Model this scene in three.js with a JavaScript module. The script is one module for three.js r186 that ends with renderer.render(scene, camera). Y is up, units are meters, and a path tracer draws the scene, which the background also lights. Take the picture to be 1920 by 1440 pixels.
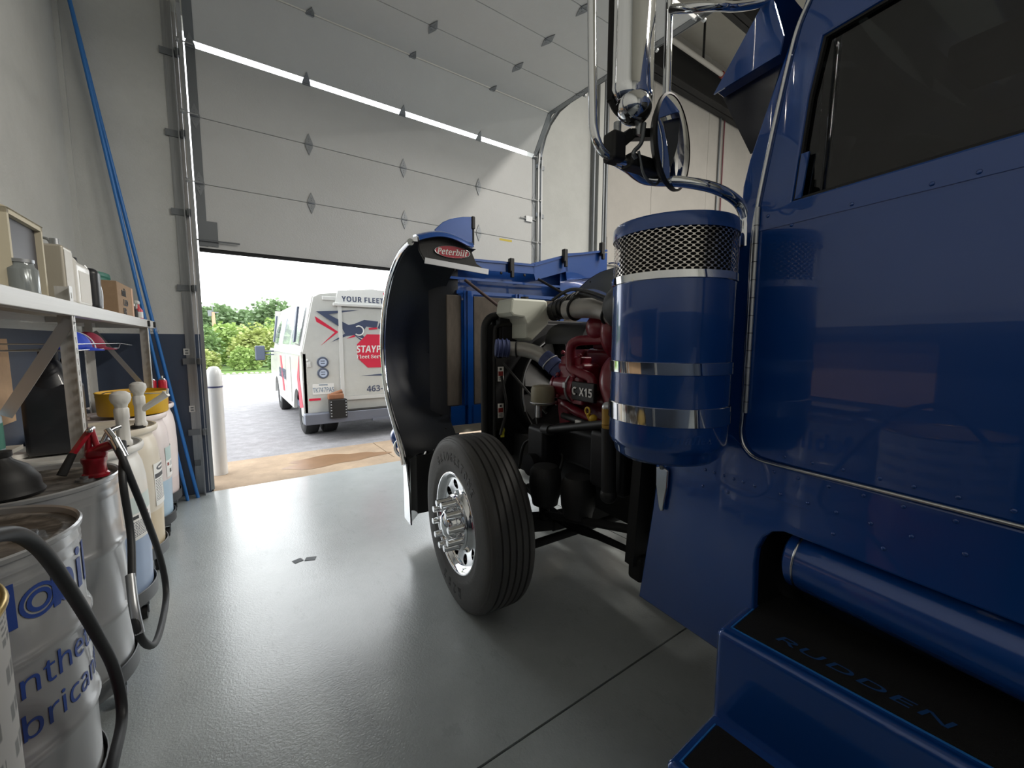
import * as THREE from 'three';
import { RoundedBoxGeometry } from 'three/addons/geometries/RoundedBoxGeometry.js';
import { TextGeometry } from 'three/addons/geometries/TextGeometry.js';
import { FontLoader } from 'three/addons/loaders/FontLoader.js';
import { mergeGeometries, mergeVertices, toCreasedNormals } from 'three/addons/utils/BufferGeometryUtils.js';
import { RectAreaLightUniformsLib } from 'three/addons/lights/RectAreaLightUniformsLib.js';

// ---------- camera, sky, lamps, exposure ----------
const D2R = Math.PI / 180;
const scene = new THREE.Scene();
const camera = new THREE.PerspectiveCamera(2 * Math.atan(720 / 775) / D2R, 4 / 3, 0.05, 400);
camera.rotation.order = 'YXZ';
camera.rotation.set(-5.776 * D2R, -34.924 * D2R, 0.173 * D2R);
camera.position.set(0, 1.57, 0);
scene.background = new THREE.Color().setRGB(0.95, 0.98, 1.0);      // overcast, even sky
scene.backgroundIntensity = 4.0;
const renderer = new THREE.WebGLRenderer({ antialias: true });
renderer.toneMapping = THREE.LinearToneMapping;
renderer.toneMappingExposure = 1.06;
renderer.shadowMap.enabled = true;
RectAreaLightUniformsLib.init();
const LAMP_COLOR = new THREE.Color().setRGB(1.0, 0.95, 0.87);
const LAMP_POWER = 80;
const LAMPS = [[5.9, 6.7, 0.2], [5.9, 6.7, 3.4], [5.9, 6.7, 6.8], [10.4, 6.7, 0.8], [10.4, 6.7, 5.2]];   // centres of the ceiling lamps

// ---------- helpers ----------
let seed = 7;
const rnd = () => { seed |= 0; seed = seed + 0x6D2B79F5 | 0; let t = Math.imul(seed ^ seed >>> 15, 1 | seed); t = t + Math.imul(t ^ t >>> 7, 61 | t) ^ t; return ((t ^ t >>> 14) >>> 0) / 4294967296; };
const rr = (a, b) => a + (b - a) * rnd();
const V = (x, y, z) => new THREE.Vector3(x, y, z);
const P3 = (a) => a.map((p) => V(p[0], p[1], p[2]));
const taken = {};
const numbered = (n) => { const k = taken[n] = (taken[n] ?? -1) + 1; return k ? n + '_' + String(k).padStart(3, '0') : n; };
function prep(g) {
  g = g.index ? g.toNonIndexed() : g;
  for (const k of Object.keys(g.attributes)) if (!['position', 'normal', 'uv'].includes(k)) g.deleteAttribute(k);
  if (!g.attributes.normal) g.computeVertexNormals();
  if (!g.attributes.uv) g.setAttribute('uv', new THREE.BufferAttribute(new Float32Array(g.attributes.position.count * 2), 2));
  g.morphAttributes = {};
  g.clearGroups?.();
  return g;
}
const merge = (list) => list.length === 1 ? list[0] : mergeGeometries(list.map(prep), false);
function mesh(name, geos, mat, parent = scene) {
  const m = new THREE.Mesh(merge(Array.isArray(geos) ? geos : [geos]), mat);
  m.name = parent === scene ? numbered(name) : name; m.castShadow = m.receiveShadow = true; parent.add(m); return m;
}
function tag(o, label, category, group, kind) { Object.assign(o.userData, { label, category }); if (group) o.userData.group = group; if (kind) o.userData.kind = kind; return o; }
function thing(name, label, category, [x, y, z] = [0, 0, 0], turn = 0, group) {
  const o = new THREE.Group(); o.name = numbered(name); o.position.set(x, y, z); o.rotation.y = turn; scene.add(o); return tag(o, label, category, group);
}
function struct(name, geos, mat) { const m = mesh(name, geos, mat); m.userData.kind = 'structure'; return m; }
function structGroup(name) { const o = new THREE.Group(); o.name = numbered(name); o.userData.kind = 'structure'; scene.add(o); return o; }
function dup(root, [x, y, z], turn, label, group) {
  const r = root.clone(); r.userData = { ...root.userData }; r.name = numbered(root.name.replace(/_\d{3}$/, '')); scene.add(r); r.position.set(x, y, z); r.rotation.y = turn;
  if (label) r.userData.label = label; if (group) r.userData.group = group; return r;
}
const place = (g, x = 0, y = 0, z = 0, rx = 0, ry = 0, rz = 0) => { if (rx || ry || rz) g.applyMatrix4(new THREE.Matrix4().makeRotationFromEuler(new THREE.Euler(rx, ry, rz, 'YXZ'))); g.translate(x, y, z); return g; };
const box = (w, h, d, x, y, z, rx, ry, rz) => place(new THREE.BoxGeometry(w, h, d), x, y, z, rx, ry, rz);
const bx = (x0, x1, y0, y1, z0, z1) => box(x1 - x0, y1 - y0, z1 - z0, (x0 + x1) / 2, (y0 + y1) / 2, (z0 + z1) / 2);
const rbox = (w, h, d, r, x, y, z, rx, ry, rz) => place(new RoundedBoxGeometry(w, h, d, 3, Math.min(r, w / 2.01, h / 2.01, d / 2.01)), x, y, z, rx, ry, rz);
const cyl = (r0, r1, h, x, y, z, rx, ry, rz, n = 24, open = false) => place(new THREE.CylinderGeometry(r0, r1, h, n, 1, open), x, y, z, rx, ry, rz);
const sph = (r, x, y, z, sx = 1, sy = 1, sz = 1, n = 20) => { const g = new THREE.SphereGeometry(r, n, Math.ceil(n * 0.7)); g.scale(sx, sy, sz); g.translate(x, y, z); return g; };
const tor = (R, r, x, y, z, rx, ry, rz, n = 48, arc = Math.PI * 2) => place(new THREE.TorusGeometry(R, r, 10, n, arc), x, y, z, rx, ry, rz);
const lathe = (pts, n = 48, x = 0, y = 0, z = 0, rx, ry, rz) => place(toCreasedNormals(new THREE.LatheGeometry(pts.map((p) => new THREE.Vector2(p[0], p[1])), n), 0.7), x, y, z, rx, ry, rz);
function tube(pts, r, n = 10, seg = 0, closed = false, tension = 0.5) {
  const c = new THREE.CatmullRomCurve3(P3(pts), closed, 'catmullrom', tension);
  const g = new THREE.TubeGeometry(c, seg || Math.max(8, pts.length * 8), r, n, closed);
  if (closed) return g;
  const caps = [g];
  for (const [t, s] of [[0, -1], [1, 1]]) { const p = c.getPoint(t), d = c.getTangent(t).multiplyScalar(s); const k = new THREE.CircleGeometry(r, n); k.applyQuaternion(new THREE.Quaternion().setFromUnitVectors(V(0, 0, 1), d)); k.translate(p.x, p.y, p.z); caps.push(k); }
  return merge(caps);
}
function bar(a, b, w, h, up = V(0, 1, 0)) {   // a straight rectangular bar from a to b
  const A = V(...a), B = V(...b), d = B.clone().sub(A), L = d.length(); d.normalize();
  const x = V().crossVectors(up, d).normalize(), y = V().crossVectors(d, x);
  const g = new THREE.BoxGeometry(w, h, L); g.applyMatrix4(new THREE.Matrix4().makeBasis(x, y, d)); const c = A.add(B).multiplyScalar(0.5); g.translate(c.x, c.y, c.z); return g;
}
function rod(a, b, r0, r1 = r0, n = 14) {
  const A = V(...a), B = V(...b), d = B.clone().sub(A), L = d.length();
  const g = new THREE.CylinderGeometry(r1, r0, L, n); g.applyQuaternion(new THREE.Quaternion().setFromUnitVectors(V(0, 1, 0), d.normalize())); const c = A.add(B).multiplyScalar(0.5); g.translate(c.x, c.y, c.z); return g;
}
const shapeOf = (pts, holes = []) => { const s = new THREE.Shape(pts.map((p) => new THREE.Vector2(p[0], p[1]))); for (const h of holes) s.holes.push(new THREE.Path(h.map((p) => new THREE.Vector2(p[0], p[1])))); return s; };
function ext(pts, depth, bevel = 0, holes = []) {   // extruded along +z from 0 to depth
  return new THREE.ExtrudeGeometry(shapeOf(pts, holes), { depth: depth - 2 * bevel, bevelEnabled: bevel > 0, bevelThickness: bevel, bevelSize: bevel, bevelOffset: -bevel, bevelSegments: 2, steps: 1 }).translate(0, 0, bevel);
}
const circle = (x, y, r, n = 24, a0 = 0) => Array.from({ length: n }, (_, i) => [x + r * Math.cos(a0 + i / n * 2 * Math.PI), y + r * Math.sin(a0 + i / n * 2 * Math.PI)]);
function rrect(x0, x1, y0, y1, r, n = 5) { const p = []; for (const [cx, cy, a] of [[x1 - r, y1 - r, 0], [x0 + r, y1 - r, 90], [x0 + r, y0 + r, 180], [x1 - r, y0 + r, 270]]) for (let i = 0; i <= n; i++) { const t = (a + 90 * i / n) * D2R; p.push([cx + r * Math.cos(t), cy + r * Math.sin(t)]); } return p; }
function grid(nu, nv, f, uvs = 1) {   // parametric sheet
  const pos = [], uv = [], idx = [];
  for (let j = 0; j <= nv; j++) for (let i = 0; i <= nu; i++) { const p = f(i / nu, j / nv); pos.push(...p); uv.push(i / nu * uvs, j / nv * uvs); }
  for (let j = 0; j < nv; j++) for (let i = 0; i < nu; i++) { const a = j * (nu + 1) + i, b = a + 1, c = a + nu + 1, d = c + 1; idx.push(a, b, d, a, d, c); }
  const g = new THREE.BufferGeometry(); g.setAttribute('position', new THREE.Float32BufferAttribute(pos, 3)); g.setAttribute('uv', new THREE.Float32BufferAttribute(uv, 2)); g.setIndex(idx); g.computeVertexNormals(); return g;
}
function shell(nu, nv, f, t) {   // a sheet with thickness t along its normal, closed at the edges
  const a = grid(nu, nv, f), n = a.attributes.normal, p = a.attributes.position, P = (i, j, o) => { const k = j * (nu + 1) + i; return [p.getX(k) - n.getX(k) * t * o, p.getY(k) - n.getY(k) * t * o, p.getZ(k) - n.getZ(k) * t * o]; };
  const b = grid(nu, nv, (u, v) => P(Math.round(u * nu), Math.round(v * nv), 1));
  const out = [a, b];
  for (const [m, q] of [[nu, (i, o) => P(i, 0, o)], [nu, (i, o) => P(i, nv, o)], [nv, (i, o) => P(0, i, o)], [nv, (i, o) => P(nu, i, o)]]) out.push(grid(m, 1, (u, v) => q(Math.round(u * m), v)));
  return merge(out);
}
function worldUV(g, s = 1) {   // uv in metres from the dominant direction of each face
  g = prep(g); const p = g.attributes.position, n = g.attributes.normal, uv = g.attributes.uv;
  for (let i = 0; i < p.count; i++) { const ax = Math.abs(n.getX(i)), ay = Math.abs(n.getY(i)), az = Math.abs(n.getZ(i)); const [u, v] = ay > ax && ay > az ? [p.getX(i), p.getZ(i)] : ax > az ? [p.getZ(i), p.getY(i)] : [p.getX(i), p.getY(i)]; uv.setXY(i, u * s, v * s); }
  return g;
}
const font = {};
for (const k of ['sans_bold', 'sans_regular', 'serif_bold']) font[k] = await new FontLoader().loadAsync('fonts/droid/droid_' + k + '.typeface.json');
function text(str, size, { f = 'sans_bold', depth = 0.002, center = true, slant = 0, wide = 1, seg = 3 } = {}) {
  const g = new TextGeometry(str, { font: font[f], size, depth, curveSegments: seg, bevelEnabled: false });
  g.computeBoundingBox(); const b = g.boundingBox; if (center) g.translate(-(b.min.x + b.max.x) / 2, -(b.min.y + b.max.y) / 2, 0);
  if (slant || wide !== 1) { const p = g.attributes.position; for (let i = 0; i < p.count; i++) p.setX(i, p.getX(i) * wide + p.getY(i) * slant); }
  return g;
}
function wrap(g, R, a0) {   // bends a flat xy shape round a vertical cylinder, its middle at angle a0 (0 = +x, towards +z)
  const p = g.attributes.position; for (let i = 0; i < p.count; i++) { const a = a0 - p.getX(i) / R, r = R + p.getZ(i); p.setXYZ(i, r * Math.cos(a), p.getY(i), r * Math.sin(a)); } g.computeVertexNormals(); return g;
}

// ---------- computed textures ----------
function lattice(n) { const a = new Float32Array(n * n); for (let i = 0; i < n * n; i++) a[i] = rnd(); return a; }
function noiseField(S, octaves) {   // tileable value noise, octaves = [[cells, weight], ...]
  const out = new Float32Array(S * S); let tot = 0;
  for (const [c, w] of octaves) {
    const L = lattice(c); tot += w;
    for (let y = 0; y < S; y++) { const fy = y / S * c, y0 = Math.floor(fy), ty = fy - y0, sy = ty * ty * (3 - 2 * ty), ya = (y0 % c) * c, yb = ((y0 + 1) % c) * c;
      for (let x = 0; x < S; x++) { const fx = x / S * c, x0 = Math.floor(fx), tx = fx - x0, sx = tx * tx * (3 - 2 * tx), xa = x0 % c, xb = (x0 + 1) % c;
        out[y * S + x] += w * ((L[ya + xa] * (1 - sx) + L[ya + xb] * sx) * (1 - sy) + (L[yb + xa] * (1 - sx) + L[yb + xb] * sx) * sy); } }
  }
  for (let i = 0; i < out.length; i++) out[i] /= tot; return out;
}
function dataTex(S, f, srgb, rep = 1, H = S) {
  const d = new Uint8Array(S * H * 4);
  for (let y = 0; y < H; y++) for (let x = 0; x < S; x++) { const c = f(x, y), i = (y * S + x) * 4; for (let k = 0; k < 3; k++) d[i + k] = Math.max(0, Math.min(255, (c.length ? c[k] : c) * 255)); d[i + 3] = 255; }
  const t = new THREE.DataTexture(d, S, H); t.wrapS = t.wrapT = THREE.RepeatWrapping; t.magFilter = THREE.LinearFilter; t.minFilter = THREE.LinearMipmapLinearFilter; t.generateMipmaps = true; if (srgb) t.colorSpace = THREE.SRGBColorSpace; t.repeat.set(rep, rep); t.needsUpdate = true; return t;
}
const nA = noiseField(512, [[8, 1], [23, 0.7], [61, 0.5], [128, 0.4], [256, 0.35]]);
const nB = noiseField(512, [[5, 1], [14, 0.8], [40, 0.4]]);
const nC = noiseField(512, [[90, 1], [200, 0.8]]);
const at = (n, x, y) => n[(((y | 0) & 511) << 9) + ((x | 0) & 511)];
const tintTex = (c, amp, rep = 1, amp2 = 0) => dataTex(512, (x, y) => { const k = 1 + amp * (at(nA, x, y) - 0.5) * 2 + amp2 * (at(nB, x, y) - 0.5) * 2; return c.map((v) => v * k); }, true, rep);
const bumpFine = dataTex(512, (x, y) => at(nC, x, y), false);
const bumpRough = dataTex(512, (x, y) => at(nA, x, y), false);
const clone = (t, rep) => { const c = t.clone(); c.repeat.set(rep, rep); c.needsUpdate = true; return c; };
const std = (o) => new THREE.MeshStandardMaterial(o);
const phy = (o) => new THREE.MeshPhysicalMaterial(o);

const M = {
  floor: phy({ map: dataTex(1024, (x, y) => { const k = 1 + 0.06 * (at(nB, x / 2, y / 2) - 0.5) + 0.10 * (at(nA, x, y) - 0.5); const s = at(nA, x * 2.3 + 90, y * 0.9 + 40) > 0.69 ? 0.955 : 1; return [0.66 * k * s, 0.685 * k * s, 0.685 * k * s]; }, true, 0.35), roughness: 0.32, ior: 1.65, bumpMap: clone(bumpFine, 1.6), bumpScale: 0.001, clearcoat: 0.7, clearcoatRoughness: 0.2 }),
  joint: std({ color: '#1c1d1d', roughness: 0.9 }),
  wallGrey: std({ map: tintTex([0.76, 0.765, 0.755], 0.03, 0.5, 0.02), roughness: 0.75, bumpMap: clone(bumpFine, 1), bumpScale: 0.0008 }),
  wallLight: std({ map: tintTex([0.70, 0.685, 0.665], 0.03, 0.5, 0.02), roughness: 0.7 }),
  wallNavy: std({ map: tintTex([0.235, 0.275, 0.345], 0.05, 0.5, 0.03), roughness: 0.5 }),
  doorPanel: std({ map: tintTex([0.76, 0.765, 0.765], 0.012, 0.6, 0.012), roughness: 0.42, bumpMap: clone(bumpFine, 1), bumpScale: 0.0007 }),
  seal: std({ color: '#1b1c1e', roughness: 0.8 }),
  zinc: std({ map: tintTex([0.62, 0.63, 0.64], 0.12, 1.5), metalness: 0.85, roughness: 0.38 }),
  hinge: std({ color: '#85898d', metalness: 0.55, roughness: 0.45 }),
  zincDark: std({ color: '#7c8084', metalness: 0.8, roughness: 0.45 }),
  steelDark: std({ color: '#2b2b2c', roughness: 0.6, metalness: 0.3 }),
  ceiling: std({ map: tintTex([0.74, 0.72, 0.68], 0.03, 0.5), roughness: 0.9 }),
  concrete: std({ map: tintTex([0.63, 0.55, 0.46], 0.10, 0.6, 0.08), roughness: 0.9, bumpMap: clone(bumpRough, 2), bumpScale: 0.003 }),
  wetConcrete: std({ map: tintTex([0.54, 0.42, 0.31], 0.08, 0.6, 0.05), roughness: 0.35 }),
  asphalt: std({ map: tintTex([0.55, 0.545, 0.555], 0.16, 1.1, 0.03), roughness: 0.95, bumpMap: clone(bumpRough, 2), bumpScale: 0.006 }),
  grass: std({ map: dataTex(256, (x, y) => { const k = 0.75 + 0.5 * at(nA, x * 2, y * 2); return [0.36 * k, 0.47 * k, 0.22 * k]; }, true, 0.5), roughness: 1 }),
  rock: std({ map: tintTex([0.80, 0.76, 0.68], 0.15, 1), roughness: 0.95 }),
  black: std({ color: '#121213', roughness: 0.55 }),
  blackMatte: std({ color: '#0d0d0e', roughness: 0.85 }),
  rubber: std({ color: '#161617', roughness: 0.62, bumpMap: clone(bumpFine, 3), bumpScale: 0.0006 }),
  chrome: std({ color: '#e4e6e8', metalness: 1, roughness: 0.06 }),
  chromeSoft: std({ color: '#c9cbcd', metalness: 1, roughness: 0.2 }),
  alu: std({ color: '#b9bbbd', metalness: 0.9, roughness: 0.38 }),
  white: phy({ color: '#dededb', roughness: 0.35, clearcoat: 0.4 }),
  glassDark: phy({ color: '#0b0d10', roughness: 0.04, metalness: 0, clearcoat: 1 }),
};

// ---------- the room ----------
const DZ = -5.244;      // inner face of the front wall
const RX0 = -1.0, RX1 = 13.5, RZ1 = 9.5, RH = 7.5;
const OX0 = -0.17, OX1 = 4.10, OY1 = 4.62;   // door opening
{
  const floor = structGroup('floor');
  const xs = [RX0 - 0.2, 2.58, 7.6, RX1 + 0.2], zs = [DZ, -1.2, 3.3, RZ1 + 0.2], g = 0.005;
  for (let i = 0; i < 3; i++) for (let j = 0; j < 3; j++) mesh('slab', worldUV(bx(xs[i] + (i ? g : 0), xs[i + 1] - (i < 2 ? g : 0), -0.2, 0, zs[j] + (j ? g : 0), zs[j + 1] - (j < 2 ? g : 0))), M.floor, floor);
  mesh('joint_filler', bx(RX0 - 0.2, RX1 + 0.2, -0.24, -0.012, DZ + 0.01, RZ1 + 0.2), M.joint, floor);
  struct('ceiling', worldUV(bx(RX0 - 0.2, RX1 + 0.2, RH, RH + 0.2, DZ - 0.3, RZ1 + 0.2)), M.ceiling);
  // front wall with its opening; the lower part left of the door is painted navy
  const T = 0.24;
  const wf = structGroup('wall_front');
  mesh('upper_paint', [worldUV(bx(RX0 - 0.2, OX0 - 0.08, 1.64, RH, DZ - T, DZ)), worldUV(bx(OX0 - 0.08, OX1, OY1, RH, DZ - T, DZ)), worldUV(bx(OX1, 5.32, 1.64, RH, DZ - T, DZ))], M.wallGrey, wf);
  mesh('navy_paint', [worldUV(bx(RX0 - 0.2, OX0 - 0.08, 0, 1.64, DZ - T, DZ)), worldUV(bx(OX1, 5.32, 0, 1.64, DZ - T, DZ)), worldUV(bx(5.32, RX1 + 0.2, 0, 1.64, DZ - T, DZ))], M.wallNavy, wf);
  let x = 5.32; for (const w of [1.58, 1.86, 2.45, 2.5]) { mesh('liner_panel', worldUV(bx(x + 0.004, Math.min(x + w, RX1 + 0.2) - 0.004, 1.64, RH, DZ - T + 0.04, DZ)), M.wallLight, wf); x += w; }
  mesh('panel_backing', bx(5.32, RX1 + 0.2, 1.64, RH, DZ - T, DZ - T + 0.04), M.steelDark, wf);
  const wl = structGroup('wall_left');
  mesh('upper_paint', worldUV(bx(RX0 - 0.2, RX0, 1.64, RH, DZ, RZ1)), M.wallGrey, wl);
  mesh('navy_paint', worldUV(bx(RX0 - 0.2, RX0, 0, 1.64, DZ, RZ1)), M.wallNavy, wl);
  const wr = structGroup('wall_right');
  mesh('upper_paint', worldUV(bx(RX1, RX1 + 0.2, 1.64, RH, DZ, RZ1)), M.wallLight, wr);
  mesh('navy_paint', worldUV(bx(RX1, RX1 + 0.2, 0, 1.64, DZ, RZ1)), M.wallNavy, wr);
  const wb = structGroup('wall_back');
  mesh('upper_paint', worldUV(bx(RX0 - 0.2, RX1 + 0.2, 1.64, RH, RZ1, RZ1 + 0.2)), M.wallGrey, wb);
  mesh('navy_paint', worldUV(bx(RX0 - 0.2, RX1 + 0.2, 0, 1.64, RZ1, RZ1 + 0.2)), M.wallNavy, wb);
  struct('trim_1', [worldUV(bx(OX0 - 0.08, OX0 - 0.005, 0, 1.64, DZ - T, DZ + 0.004))], M.wallNavy);
  struct('trim_3', [worldUV(bx(OX0 - 0.11, OX0 - 0.005, 1.64, OY1, DZ - T, DZ + 0.006))], M.wallLight);
  struct('trim_2', [worldUV(bx(RX0, RX0 + 0.035, 0.0, RH, DZ, DZ + 0.035))], M.wallGrey);
}
// steel frame along the front wall and under the roof
function beamX(name, label, x0, x1, yb, h, z, fl) { const o = mesh(name, [bx(x0, x1, yb, yb + h, z - 0.006, z + 0.006), bx(x0, x1, yb, yb + 0.014, z - fl / 2, z + fl / 2), bx(x0, x1, yb + h - 0.014, yb + h, z - fl / 2, z + fl / 2)], M.steelDark); return tag(o, label, 'beam', 'dark roof beams', 'structure'); }
beamX('roof_beam', 'dark steel eave beam along the top of the front wall', 5.5, 10.2, 6.42, 0.62, DZ + 0.16, 0.28);
beamX('roof_beam', 'dark steel roof beam just inside the eave beam', 5.0, 13.4, 6.85, 0.4, -3.9, 0.2);
for (const [z, n] of [[-3.2, 'nearest the eave'], [-2.75, 'in the middle of the run'], [-2.3, 'furthest from the front wall']]) tag(mesh('roof_purlin', bx(5.0, 13.4, 7.28, 7.46, z - 0.03, z + 0.03), M.steelDark), 'thin dark roof purlin ' + n, 'beam', 'thin roof purlins', 'structure');
{
  const p = thing('sprinkler_pipe', 'pale horizontal pipe hung from dark rods under the roof', 'pipe', [0, 0, 0]); p.userData.kind = 'structure';
  mesh('pipe', rod([5.6, 6.62, -4.6], [13.2, 6.62, -4.6], 0.04), M.wallLight, p);
  mesh('coupling', rod([8.02, 6.62, -4.6], [8.14, 6.62, -4.6], 0.056), std({ color: '#8f3b33', roughness: 0.5 }), p);
  for (const x of [6.1, 7.4, 9.6]) mesh('hanger', rod([x, 6.62, -4.6], [x, 7.5, -4.6], 0.02), M.steelDark, p);
  const c = thing('steel_column', 'slim grey column with two conduit pipes on the front wall', 'column', [5.4, 0, DZ + 0.06]); c.userData.kind = 'structure';
  mesh('web', bx(-0.05, 0.05, 0, 6.42, -0.055, 0.05), M.wallGrey, c);
  for (const x of [-0.11, 0.12, 0.19]) mesh('conduit', rod([x, 0, 0.0], [x, 6.42, 0.0], 0.028), M.zincDark, c);
  const d = thing('conduit_run', 'thin dark conduit running down the pale wall by the truck visor', 'conduit', [9.15, 0, DZ + 0.03]); d.userData.kind = 'structure';
  mesh('conduit', rod([0, 2, 0], [0, 6.42, 0], 0.02), M.zincDark, d); mesh('conduit', rod([0.16, 2, 0], [0.16, 6.42, 0], 0.014), std({ color: '#6e3540', roughness: 0.5 }), d);
  const b = tag(mesh('wall_panel_box', [bx(5.62, 6.02, 2.95, 3.45, DZ, DZ + 0.05), bx(5.65, 5.99, 2.98, 3.42, DZ + 0.05, DZ + 0.058)], M.wallLight), 'flat pale electrical box on the wall behind the air cleaner', 'electrical box');
}
// ceiling lamps: long LED fittings with their light just under the glowing face
for (const [i, [x, y, z]] of LAMPS.entries()) {
  const l = thing('ceiling_lamp', ['long white LED lamp hung nearest the front wall, right of the truck', 'long white LED lamp hung in the middle of the row beside the truck', 'long white LED lamp hung at the back of the row beside the truck', 'long white LED lamp hung in the far right row, front', 'long white LED lamp hung in the far right row, back'][i], 'lamp', [x, y, z], 0, 'ceiling lamps');
  mesh('housing', rbox(0.5, 0.07, 2.4, 0.02, 0, 0.05, 0), M.white, l);
  mesh('diffuser', bx(-0.21, 0.21, -0.004, 0.012, -1.15, 1.15), std({ color: '#ffffff', emissive: LAMP_COLOR, emissiveIntensity: 2.2 }), l);
  for (const s of [-1, 1]) mesh('hanger', rod([0, 0.08, s], [0, 0.8, s], 0.006), M.zincDark, l);
  const r = new THREE.RectAreaLight(LAMP_COLOR, LAMP_POWER, 0.42, 2.3); r.name = 'lamp_light'; r.position.set(0, -0.02, 0); r.rotation.x = -Math.PI / 2; l.add(r);
}

// ---------- the sectional overhead door ----------
{
  const door = structGroup('door_1');
  const S = [[2.49, -5.20], [3.10, -5.20], [3.72, -5.20], [4.345, -5.20], [4.83, -4.84], [4.815, -4.27], [4.80, -3.71], [4.785, -3.17], [4.77, -2.62]];
  const x0 = OX0 + 0.035, x1 = OX1 - 0.03;
  const hingeX = [0.9, 1.97, 3.05];
  const frame = (a, b) => { const t = Math.atan2(b[1] - a[1], b[0] - a[0]); return t; };   // tilt from the vertical
  const plate = ext([[0, 0.115], [0.036, 0.03], [0.042, 0], [0.036, -0.03], [0, -0.115], [-0.036, -0.03], [-0.042, 0], [-0.036, 0.03]], 0.006, 0.001);
  for (let k = 0; k < 8; k++) {
    const gap = [0.004, 0.004, 0.004, 0.05, 0.018, 0.008, 0.006, 0.006][k];
    const [ya, za] = S[k], [yb, zb] = S[k + 1], L = Math.hypot(yb - ya, zb - za) - gap, tilt = frame(S[k], S[k + 1]);
    const p = new THREE.Group(); p.name = 'panel'; p.position.set(0, ya, za); p.rotation.x = tilt; door.add(p);
    mesh('panel_face', worldUV(ext([[x0, gap], [x1, gap], [x1, gap + L], [x0, gap + L]], 0.05, 0.006).translate(0, 0, -0.05)), M.doorPanel, p);
    for (const s of [0, 1]) mesh('end_stile', bx(s ? x1 - 0.075 : x0 + 0.002, s ? x1 - 0.002 : x0 + 0.075, gap + 0.01, gap + L - 0.01, 0.001, 0.006), M.zincDark, p);
    if (k) for (const x of [...hingeX, x0 + 0.04, x1 - 0.04]) mesh('hinge', [plate.clone().translate(x, 0, 0.004), rod([x - 0.032, 0, 0.012], [x + 0.032, 0, 0.012], 0.009, 0.009, 8), ...[-0.055, -0.03, 0.03, 0.055].map((y) => sph(0.005, x, y, 0.011, 1, 1, 0.6, 6))], M.hinge, p);
    if (!k) {
      mesh('bottom_seal', bx(x0, x1, -0.035, 0.012, -0.04, -0.005), M.seal, p);
      mesh('bottom_rail', bx(x0, x1, 0.0, 0.035, 0.0, 0.004), M.doorPanel, p);
      mesh('bottom_bracket', [bx(x0, x0 + 0.16, 0.02, 0.26, 0.006, 0.012), rod([x0 - 0.02, 0.07, 0.03], [x0 + 0.34, 0.07, 0.03], 0.008)], M.zincDark, p);
    }
    if (k === 1) mesh('warning_sticker', bx(3.40, 3.62, -0.05, -0.02, 0.0005, 0.0015), std({ color: '#cbb53a', roughness: 0.5 }), p);
    if (k === 2) mesh('slide_lock', [bx(3.86, 3.98, -0.33, -0.25, 0.006, 0.03), rod([3.76, -0.29, 0.02], [4.06, -0.29, 0.02], 0.008)], M.zinc, p);
  }
  for (const [s, x] of [[-1, OX0 - 0.02], [1, OX1 + 0.01]]) {
    const path = [[0.05, -5.15], [4.2, -5.15], [4.4, -5.13], [4.6, -5.04], [4.74, -4.92], [4.845, -4.72], [4.87, -4.5], [4.84, -3.6], [4.80, -2.2], [4.78, -1.4]];
    const tr = []; for (let i = 0; i < path.length - 1; i++) { const a = [x, path[i][0], path[i][1]], b = [x, path[i + 1][0], path[i + 1][1]]; const up = V(1, 0, 0); tr.push(bar(a, b, 0.058, 0.004, up)); tr.push(bar([x - s * 0.03, a[1], a[2] ], [x - s * 0.03, b[1], b[2]], 0.008, 0.03, up)); }
    mesh('track', tr, M.zinc, door);
    mesh('wall_angle', [bx(x - 0.004 + s * 0.035, x + 0.004 + s * 0.035, 0.0, 4.7, DZ + 0.004, DZ + 0.09), bx(Math.min(x + s * 0.035, x + s * 0.11), Math.max(x + s * 0.035, x + s * 0.11), 0.0, 4.7, DZ + 0.003, DZ + 0.009)], M.zinc, door);
    for (let y = 0.62; y < 4.4; y += 0.72) mesh('track_bracket', [bx(Math.min(x, x + s * 0.14), Math.max(x, x + s * 0.14), y, y + 0.06, DZ + 0.009, DZ + 0.02), bx(x - 0.02, x + 0.02, y, y + 0.06, DZ + 0.02, DZ + 0.075)], M.zincDark, door);
    for (const [y, z] of S.slice(1)) mesh('roller', [rod([x - s * 0.02, y, z + 0.05], [x + s * 0.012, y, z + 0.05], 0.022, 0.022, 12), rod([x - s * 0.12, y, z + 0.045], [x, y, z + 0.05], 0.006, 0.006, 8)], M.alu, door);
    mesh('angle_hanger', bar([x, 4.80, -2.3], [x, 7.4, -2.3], 0.035, 0.035), M.zincDark, door);
  }
  mesh('weather_strip', bx(OX0 - 0.006, OX0 + 0.012, 0, 2.5, DZ - 0.1, DZ - 0.02), M.seal, door);
}
for (const [x, y, n] of [[-0.295, 1.465, 'upper white outlet box beside the door track'], [-0.285, 0.89, 'middle white outlet box beside the door track'], [-0.275, 0.33, 'lowest grey outlet box beside the door track']]) {
  const o = thing('outlet_box', n, 'outlet', [x, y, DZ], 0, 'wall boxes by the door'); mesh('plate', rbox(0.075, 0.095, 0.02, 0.006, 0, 0, 0.01), y < 0.6 ? M.zincDark : M.white, o); o.scale.setScalar(0.68); mesh('socket', [bx(-0.018, 0.018, 0.008, 0.03, 0.02, 0.022), bx(-0.018, 0.018, -0.03, -0.008, 0.02, 0.022)], M.zincDark, o);
}

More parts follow.
